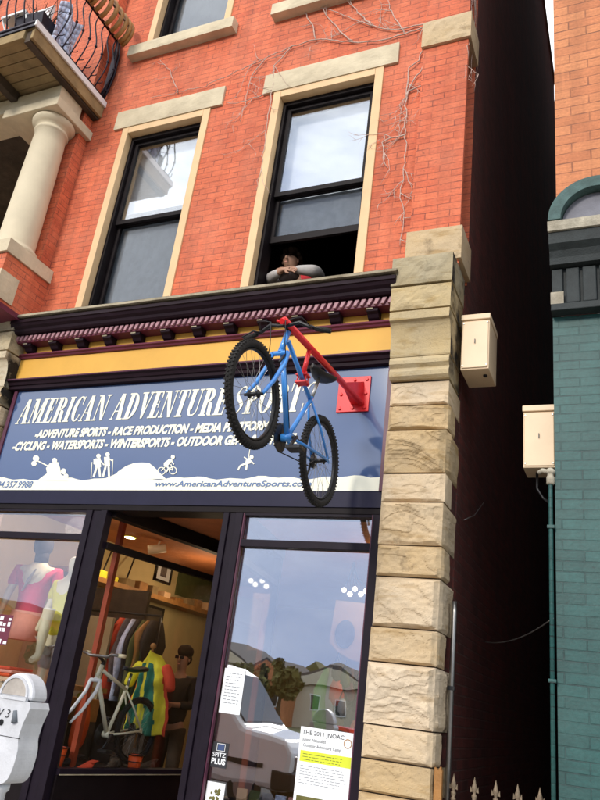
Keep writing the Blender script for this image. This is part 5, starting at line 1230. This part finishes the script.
t, y0, y1, z0, z1 = wallrect('framed_picture', [(158, 562), (172, 562), (168, 580), (155, 578)], 'paper', 'small picture in a black frame on the upper shop wall', 'picture', 'black')
B('drawing', 'clothg', t, (XW+.021, XW+.024, y0+.1, y1-.1, z0+.05, z1-.06))
wallrect('green_hanging', [(182, 556), (219, 560), (215, 604), (180, 596)], 'olive', 'large dark green hanging on the upper shop wall', 'hanging')
rr = random.Random(12)
for i in range(11):
    y = 2.3+i*.30; hgt = rr.uniform(.05, .14); w_ = rr.uniform(.08, .14)
    o_ = MB(); o_.box(XW+.06, XW+.26, y, y+w_*1.6, 2.722, 2.722+hgt, bev=.008)
    tag(o_.build('shelf_box', M[rr.choice(('woodorange', 'peach', 'jyellow', 'wood'))]), 'small box among the goods lined up on the high shop shelf', 'box', 'boxes on the high shelf')
for i, (dx, lb) in enumerate(((0, 'thin black ski pole leaning above the shelf, nearer the window'), (.5, 'thin black ski pole leaning above the shelf, farther inside'))):
    t = thing('ski_pole', (XW+.2, 2.5+dx, 2.72), lb, 'ski pole')
    q = MB(); q.tube([(XW+.2, 2.45+dx, 2.74), (XW+.06, 2.75+dx, 3.20)], .012, 6); q.build('shaft', M['bmetal'], t)
    q = MB(); q.lathe([(.05, 0), (.05, .006)], (XW+.19, 2.47+dx, 2.77), n=12); q.build('basket', M['bmetal'], t)
# stock: a rail of garments, footwear and boxes on the display platform
rr = random.Random(77)
q = MB(); q.tube([(-5.6, 1.86, 2.28), (-4.62, 1.86, 2.28)], .012, 8); q.tube([(-5.6, 1.86, 2.28), (-5.6, 1.86, .1)], .012, 8); q.tube([(-4.62, 1.86, 2.28), (-4.62, 1.86, .1)], .012, 8); tag(q.build('clothes_rail', M['bmetal']), 'black steel clothes rail behind the display bicycle', 'rail')
cols = ('clothk', 'wooddark', 'clothk', 'olive', 'clothg', 'purple', 'clothk', 'jred', 'clothg', 'denim', 'clothk', 'olive', 'woodorange', 'clothk')
for i in range(14):
    x = -5.52+i*.066; L_ = rr.uniform(.6, .95); g_ = MB(); rows = []
    for j in range(9):
        u = j/8; w_ = .20*min(1, .35+u*3)+.02*math.sin(u*9+i); th = .018+.010*math.sin(u*7+i*2); z = 2.22-L_*u
        rows.append([g_.bm.verts.new((x-th+.008*math.sin(j*2+k), 1.86+yy, z)) if False else g_.bm.verts.new((x+sg*th+.006*math.sin(j*1.7+yy*20+i), 1.86+yy, z)) for sg, yy in ((-1, -w_), (-1, -w_*.3), (-1, w_*.4), (-1, w_), (1, w_), (1, w_*.3), (1, -w_*.4), (1, -w_))])
    for a, b in zip(rows, rows[1:]):
        for k in range(8): g_.bm.faces.new((a[k], a[(k+1) % 8], b[(k+1) % 8], b[k])).smooth = True
    g_.bm.faces.new(rows[0]); g_.bm.faces.new(rows[-1][::-1])
    tag(g_.build('jacket', M[cols[i]]), 'jacket hanging among others on the black clothes rail', 'jacket', 'jackets on the clothes rail')
def shoe(x, y, z, a, m):
    t = thing('shoe', (x, y, z), 'small dark shoe set out on the floor of the recessed display', 'shoe', 'shoes in the recessed display')
    c, s_ = math.cos(a), math.sin(a); V = lambda u, v, w: (x+u*c-v*s_, y+u*s_+v*c, z+w)
    skin('upper', [(*V(-.10, 0, .055), .036, .04), (*V(-.03, 0, .05), .035, .04), (*V(.06, 0, .035), .034, .026), (*V(.12, 0, .028), .028, .018), (*V(-.09, 0, .10), .030, .03)], [(0, 1), (1, 2), (2, 3), (0, 4)], m, t)
    q = MB(); q.prism([V(-.13, -.035, 0), V(.10, -.04, 0), (V(.15, 0, 0)), V(.10, .04, 0), V(-.13, .035, 0)], (0, 0, .018)); q.build('sole', M['clothw' if m != 'clothk' else 'rubber'], t)
for i in range(10): shoe(-4.45+rr.uniform(-.35, .38), .25+i*.115, .877, rr.uniform(-2.2, -.6), rr.choice(('clothk', 'clothk', 'jred', 'clothg', 'wooddark')))
for i, (x, y, w_, d_, h_, mm) in enumerate(((-4.95, 1.25, .3, .22, .32, 'wooddark'), (-4.92, 1.25, .26, .2, .2, 'woodorange'), (-4.6, 1.38, .26, .2, .25, 'clothk'), (-4.3, 1.40, .22, .18, .3, 'wooddark'))):
    z = .877 if i != 1 else 1.20
    tag(B('carton', mm, None, (x-w_/2, x+w_/2, y-d_/2, y+d_/2, z, z+h_), bev=.006), ('dark carton at the back of the recessed display, under the brown one', 'brown carton on top of the dark carton in the recessed display', 'black carton at the back of the recessed display', 'tall dark carton below the green and yellow jersey')[i], 'carton')
for i in range(5):
    p = aX(150+i*9, 655+i*2, XW+.3); 
# ceiling lamps and unseen point lights
def lamp(px, py, label):
    p = aZ(px, py, 3.235); t = thing('downlight', (p.x, p.y, 3.2), label, 'lamp')
    q = MB(); q.lathe([(.085, 3.229), (.085, 3.238)], (p.x, p.y, 0), n=24); q.build('rim', M['jyellow'], t)
    q = MB(); q.lathe([(.062, 3.222), (.062, 3.2285)], (p.x, p.y, 0), n=24); q.build('bulb', M['glow'], t)
    l = bpy.data.lights.new('downlight_light', 'SPOT'); l.energy = 22; l.color = (1, .72, .40); l.spot_size = 2.2; l.spot_blend = .8; l.shadow_soft_size = .06
    o = bpy.data.objects.new('downlight_light', l); COL.objects.link(o); o.parent = t; o.location = (0, 0, 0); return t
def plight(x, y, z, e, c=(1, .74, .44), r=.12):
    l = bpy.data.lights.new('unseen_shop_light', 'POINT'); l.energy = e; l.color = c; l.shadow_soft_size = r; o = bpy.data.objects.new('unseen_shop_light', l); COL.objects.link(o); o.location = (x, y, z)
lamp(130, 537, 'round recessed ceiling lamp glowing inside the shop')
t = thing('track_spotlight', tuple(aZ(157, 547, 3.2)), 'pale cylindrical spotlight on the shop ceiling beside the recessed lamp', 'lamp'); p = aZ(157, 549, 3.14)
q = MB(); q.tube([p+Vector((.09, .06, .03)), p+Vector((-.09, -.06, -.03))], .055, 14); q.build('lamp_housing', M['box'], t)
q = MB(); q.tube([p, p+Vector((.02, 0, .10))], .012, 6); q.build('stem', M['box'], t)
plight(-5.2, 3.6, 2.75, 12); plight(-4.6, 1.95, 2.95, 2.5); plight(-1.56, .55, 2.0, 7, r=.02); plight(-5.1, .8, 2.95, 12, (1, .85, .7)); plight(-2.3, 2.6, 2.8, 14)  # the one behind the pier is added, unseen, to brighten right-window gear
for i, x in enumerate((-1.9, -1.75)): pass
# chandelier lamps, hanging and picture seen through the right window
t = thing('cluster_lamp', tuple(at(350, 588, 3.0)), 'cluster of glowing bulbs hanging behind the right shop window', 'lamp')
for (x, y) in ((344, 590), (350, 594), (361, 594), (366, 591), (355, 589)):
    p = at(x, y, 3.0); q = MB(); q.ball(p, .03, None, 2); q.build('bulb', M['glow2'], t); q = MB(); q.tube([p+Vector((0, 0, .03)), p.lerp(at(352, 570, 3.0), .6), at(354, 562, 3.0)], .008, 6); q.build('lamp_arm', M['bmetal'], t)
hp_ = [at(x, y, 3.3) for x, y in ((336, 600), (372, 604), (366, 664), (352, 660), (338, 652), (329, 642))]
q = MB(); q.prism([tuple(p) for p in hp_], (0, .04, 0)); t = thing('hanging_banner', tuple(hp_[4]), 'pale peach hanging panel with curved lower edge behind the right shop window', 'panel'); q.build('cloth', M['peach'], t)
p = at(345, 634, 3.28); t2 = thing('oval_picture', tuple(p), 'dark oval mesh plaque on the peach hanging panel', 'plaque'); q = MB(); q.ball(p, .15, None, 3, (.8, .08, 1.05)); q.build('plaque', M['clothg'], t2)
q = MB(); k = [at(x, y, 1.6) for x, y in ((327, 668), (322, 690), (321, 715), (324, 745))]; q.tube([tuple(a) for a in k], [.02, .075, .085, .05], 14); tag(q.build('kayak', M['kayak']), 'green kayak bow standing inside the right shop window', 'kayak')
q = MB(); k = [at(x, y, 1.6) for x, y in ((336, 668), (333, 700), (331, 740))]; q.tube([tuple(a) for a in k], [.05, .08, .05], 14); tag(q.build('kayak', M['clothw']), 'pale kayak standing right of the green one', 'kayak')
rr = random.Random(31)
for i in range(26):
    x, y = rr.uniform(336, 367), rr.uniform(668, 735); p = at(x, y, .6+rr.random()*.6); mm = rr.choice(('clothk', 'clothk', 'jred', 'purple', 'clothg', 'clothg', 'clothw', 'wooddark', 'wooddark', 'olive'))
    t = thing('hanging_bag', tuple(p), 'small bag in the cluster of gear behind the right shop window', 'bag', 'gear hanging behind the right window')
    q = MB(); q.ball(p, rr.uniform(.025, .06), None, 2, (1, .7, 1.6), .5, 3); q.build('bag_body', M[mm], t); q = MB(); q.tube([p+Vector((-.03, 0, .06)), p+Vector((0, 0, .14)), p+Vector((.03, 0, .06))], .006, 5); q.build('strap', M['clothk'], t)
q = MB(); q.tube([at(352, 668, 1.9), at(347, 780, 1.9)], .02, 8); tag(q.build('rack_pole', M['woodorange']), 'brown pole carrying gear behind the right shop window', 'pole')
t = thing('brochure_rack', (-2.4, .4, .42), 'rack of colourful brochures at the bottom of the right shop window', 'rack'); B('rack', 'woodorange', t, (-2.66, -2.14, .28, .42, .43, .9))
for i, mm in enumerate(('peach', 'olive', 'clothg', 'denim', 'salmon')): B('brochure', mm, t, (-2.64+i*.1, -2.56+i*.1, .26, .275, .80, 1.0))

# ================================================================= ACROSS THE STREET (seen mirrored in the glass)
def car(loc, label, body, van=False):
    t = thing('parked_van' if van else 'parked_car', loc, label, 'van' if van else 'car'); x0, y0, _ = loc
    L_, W_ = (5.2, 1.95) if van else (4.4, 1.75)
    if van: pr = [(0, .35), (0, .95), (.12, 1.12), (1.0, 1.28), (1.75, 2.12), (2.0, 2.25), (5.1, 2.28), (5.2, 2.1), (5.2, .35)]
    else: pr = [(0, .3), (0, .62), (.15, .75), (1.15, .90), (1.75, 1.38), (2.2, 1.45), (3.3, 1.40), (3.9, .98), (4.35, .92), (4.4, .3)]
    q = MB(); q.prism([(x0-a, y0-W_/2, z-.12) for a, z in pr], (0, W_, 0)); q.build('body', M[body], t, bev=.09)
    B('grille', 'bmetal', t, (x0+.0, x0+.03, y0-.45, y0+.45, .45, .72), bev=.01)
    for s_ in (-1, 1): B('mirror', 'bmetal', t, (x0-1.75, x0-1.6, y0+s_*(W_/2+.09)-.07, y0+s_*(W_/2+.09)+.07, (1.25 if van else .92), (1.5 if van else 1.05)), bev=.03)
    B('side_trim', 'bmetal', t, (x0-L_+.6, x0-.5, y0+W_/2, y0+W_/2+.015, .55, .63))
    if van: B('side_window', 'cglass', t, (x0-2.9, x0-1.95, y0+W_/2, y0+W_/2+.01, 1.25, 1.90)); B('bumper', 'bmetal', t, (x0-.3, x0+.06, y0-W_/2-.02, y0+W_/2+.02, .25, .55), bev=.03); q = MB(); q.prism([(x0-1.04, y0-.82, 1.20), (x0-1.04, y0+.82, 1.20), (x0-1.72, y0+.78, 1.97), (x0-1.72, y0-.78, 1.97)], (.025, 0, .02)); q.build('windscreen', M['cglass'], t)
    else: B('side_window', 'cglass', t, (x0-3.2, x0-1.75, y0+W_/2, y0+W_/2+.01, .86, 1.2)); q = MB(); q.prism([(x0-1.2, y0-.7, .80), (x0-1.2, y0+.7, .80), (x0-1.72, y0+.64, 1.22), (x0-1.72, y0-.64, 1.22)], (.025, 0, .02)); q.build('windscreen', M['cglass'], t)
    for s_ in (-1, 1): B('headlight', 'metal', t, (x0-.06, x0+.02, y0+s_*W_*.36-.13, y0+s_*W_*.36+.13, .55, .78), bev=.02)
    for a in (.85, L_-.95):
        for s_ in (-1, 1):
            w = thing('wheel', (x0-a, y0+s_*(W_/2-.1), .22), None, None); w.parent = t; w.location -= t.location
            q = MB(); q.torus((x0-a, y0+s_*(W_/2-.1), .22), .25, .09, 'Y', 28, 8); q.build('tyre', M['rubber'], w); q = MB(); q.lathe([(.19, -.08), (.19, .08)], (x0-a, y0+s_*(W_/2-.1), .22), 'Y', 20); q.build('rim', M['metal'], w)
car((-5.3, -8.3, -.12), 'white van parked across the street, mirrored in the shop window', 'vanw', True)
car((-2.6, -11.2, -.12), 'orange-red car parked in front of the white van', 'carred')
car((3.4, -11.4, -.12), 'dark car parked in front of the orange-red car', 'clothg')
car((-13.4, -11.3, -.12), 'pale car parked behind the white van', 'box')
def house(x0, x1, y0, y1, h, rh, label, m):
    t = thing('house', ((x0+x1)/2, y1, 0), label, 'house'); B('wall', m, t, (x0, x1, y0, y1, -.2, h))
    xm = (x0+x1)/2; q = MB(); q.prism([(x0-.3, y0-.3, h+.003), (x1+.3, y0-.3, h+.003), (xm, y0-.3, h+rh)], (0, y1-y0+.6, 0)); q.build('roof', M['roofs'], t)
    q = MB(); q.prism([(x0+.1, y1+.31, h+.05), (x1-.1, y1+.31, h+.05), (xm, y1+.31, h+rh-.25)], (0, .03, 0)); q.build('gable', M[m], t)
    nx = max(2, int((x1-x0)/2.2)); 
    for k in range(int(h//2.8)):
        for i in range(nx):
            cx = x0+(x1-x0)*(i+.5)/nx; z = 1.0+k*2.8
            f = B('window', 'whitepaint', t, (cx-.5, cx+.5, y1, y1+.05, z, z+1.4)); B('pane', 'cglass', f, (cx-.42, cx+.42, y1+.051, y1+.06, z+.08, z+1.32))
house(-78, -66, -76, -64, 4.2, 2, 'pale two storey house with gabled roof, leftmost across the street', 'siding'); house(-60, -50, -72, -62, 3.6, 1.8, 'brick house with gabled roof in the middle across the street', 'brick2')
house(-44, -35, -75, -64, 4.6, 2.2, 'white two storey house with gabled roof across the street', 'column'); house(-30, -20, -70, -60, 3.2, 2, 'low house with dark gabled roof, rightmost across the street', 'siding')
house(-60, -55, -60, -52, 6.5, 1.2, 'tall narrow brick house in the middle distance across the street', 'brick'); house(-40, -33, -54, -47, 3.2, 1.4, 'long low teal shed across the street', 'teal'); house(-33, -28, -66, -58, 3.4, 1.8, 'orange brick cottage between trees across the street', 'brick2')
def tree(x, y, h, label, seed, kind='broadleaf_tree'):
    r = random.Random(seed); t = thing(kind, (x, y, 0), label, 'tree', 'trees across the street'); q = MB(); q.tube([(x, y, -.2), (x+.1, y, h*.4), (x, y+.1, h*.75)], [.22, .15, .06], 8)
    for i in range(7):
        a = r.uniform(0, 6.28); z = h*r.uniform(.35, .7); q.tube([(x, y, z), (x+math.cos(a)*h*.16, y+math.sin(a)*h*.16, z+h*.14)], [.07, .02], 6)
    q.build('trunk', M['bark'], t); q = MB()
    cl = [(Vector((x, y, h*.65))+Vector((r.gauss(0, h*.14), r.gauss(0, h*.14), r.gauss(0, h*.13))), h*r.uniform(.07, .13)) for i in range(16)]
    for i in range(1500):
        c, R0 = r.choice(cl); d = Vector((r.gauss(0, 1), r.gauss(0, 1), r.gauss(0, 1))).normalized()*R0*r.uniform(.5, 1.1); p = c+d; n_ = Vector((r.gauss(0, 1), r.gauss(0, 1), r.gauss(0, 1))).normalized(); u = n_.orthogonal().normalized()*.24; v = n_.cross(u).normalized()*.18
        q.face([p-u, p-v, p+u, p+v])
    q.build('crown', M['leaf'], t, normals=False)
for i, (x, y, h_, lb) in enumerate(((-64, -55, 5.5, 'autumn tree before the leftmost house across the street'), (-47, -56, 5, 'autumn tree between the brick and the white house'), (-32, -57, 4.6, 'autumn tree between the white and the low house'), (-17, -56, 5.5, 'autumn tree right of the low house'), (-84, -62, 11, 'tall tree at the far left across the street'), (-55, -84, 13, 'tall tree behind the houses across the street'), (-29, -41, 4.5, 'small tree left of the orange brick cottage'), (-20.5, -40, 4.2, 'small tree right of the orange brick cottage'), (-44, -45, 5.5, 'small tree right of the tall narrow brick house'))): tree(x, y, h_, lb, i+50)
for i, x in enumerate((-16.0, -31.0)):
    t = thing('utility_pole', (x, -15, 0), ('wooden utility pole across the street behind the white van', 'wooden utility pole farther down the street to the left')[i], 'pole')
    q = MB(); q.tube([(x, -15, -.2), (x, -15, 8.5)], [.14, .10], 10); q.build('pole', M['bark'], t); B('crossarm', 'bark', t, (x-.06, x+.06, -16.1, -13.9, 7.9, 8.02))
for k, y in enumerate((-15.9, -15.0, -14.1)):
    q = MB(); q.tube([(-31+15*i/12*1.0, y, 8.06-.5*4*(i/12)*(1-i/12)) for i in range(13)], .012, 5); tag(q.build('overhead_wire', M['bmetal']), ('overhead wire between the two utility poles, farthest from the road', 'overhead wire between the two utility poles, middle one', 'overhead wire between the two utility poles, nearest the road')[k], 'wire')
lp_ = thing('street_lamp', (-12.5, -14, 0), 'tall street lamp on the far pavement', 'street lamp'); q = MB(); q.tube([(-12.5, -14, 0), (-12.5, -14, 6.2), (-12.5, -13.4, 6.8), (-12.5, -12.6, 6.9)], [.08, .06, .045, .04], 8); q.build('pole', M['metal'], lp_); B('lamp_head', 'metal', lp_, (-12.62, -12.38, -12.8, -12.2, 6.84, 6.95), bev=.03)

# ================================================================= LIGHT AND SKY
SX, SZ = .19, .46
sl = bpy.data.lights.new('sun', 'SUN'); sl.energy = 1.5; sl.angle = math.radians(11); sl.color = (1, .93, .83)
so = bpy.data.objects.new('sun', sl); COL.objects.link(so)
sd = Vector((SX, 1, -SZ)).normalized(); so.rotation_euler = sd.to_track_quat('-Z', 'Y').to_euler()
elev = math.asin(-sd.z); azv = -sd
wd = bpy.data.worlds.new('World'); scn.world = wd; wd.use_nodes = True; t = wd.node_tree; N = t.nodes; L = t.links
bg = N['Background']; sky = N.new('ShaderNodeTexSky'); sky.sky_type = 'NISHITA'; sky.sun_disc = False
sky.sun_elevation = elev; sky.sun_rotation = math.atan2(azv.x, azv.y); sky.dust_density = 1.5; sky.ozone_density = 1.2
tc = N.new('ShaderNodeTexCoord'); mp = N.new('ShaderNodeMapping'); mp.inputs['Scale'].default_value = (1, 1, 2.6)
cn = N.new('ShaderNodeTexNoise'); cn.inputs['Scale'].default_value = 2.1; cn.inputs['Detail'].default_value = 9; cn.inputs['Roughness'].default_value = .58
cr = N.new('ShaderNodeValToRGB'); cr.color_ramp.elements[0].position = .30; cr.color_ramp.elements[1].position = .52
mx = N.new('ShaderNodeMix'); mx.data_type = 'RGBA'
L.new(tc.outputs['Generated'], mp.inputs[0]); L.new(mp.outputs[0], cn.inputs['Vector']); L.new(cn.outputs['Fac'], cr.inputs[0]); sz_ = N.new('ShaderNodeSeparateXYZ'); L.new(tc.outputs['Generated'], sz_.inputs[0])
er = N.new('ShaderNodeMapRange'); er.interpolation_type = 'SMOOTHSTEP'; er.inputs[1].default_value = .20; er.inputs[2].default_value = .42; er.inputs[3].default_value = .25; L.new(sz_.outputs['Z'], er.inputs[0])
em = N.new('ShaderNodeMath'); em.operation = 'MULTIPLY'; L.new(cr.outputs[0], em.inputs[0]); L.new(er.outputs[0], em.inputs[1]); L.new(em.outputs[0], mx.inputs[0])
clp = N.new('ShaderNodeVectorMath'); clp.operation = 'MINIMUM'; clp.inputs[1].default_value = (3.4, 4.2, 6.2); L.new(sky.outputs[0], clp.inputs[0]); L.new(clp.outputs[0], mx.inputs[6]); mx.inputs[7].default_value = (11.5, 11.7, 12, 1)
L.new(mx.outputs[2], bg.inputs[0]); bg.inputs[1].default_value = .12
scn.view_settings.view_transform = 'Standard'; scn.view_settings.look = 'None'; scn.view_settings.gamma = 1; scn.view_settings.exposure = .62
scn.view_settings.use_curve_mapping = False
scn.render.engine = 'CYCLES'; scn.cycles.max_bounces = 8; scn.cycles.transparent_max_bounces = 16; scn.cycles.sample_clamp_indirect = 6
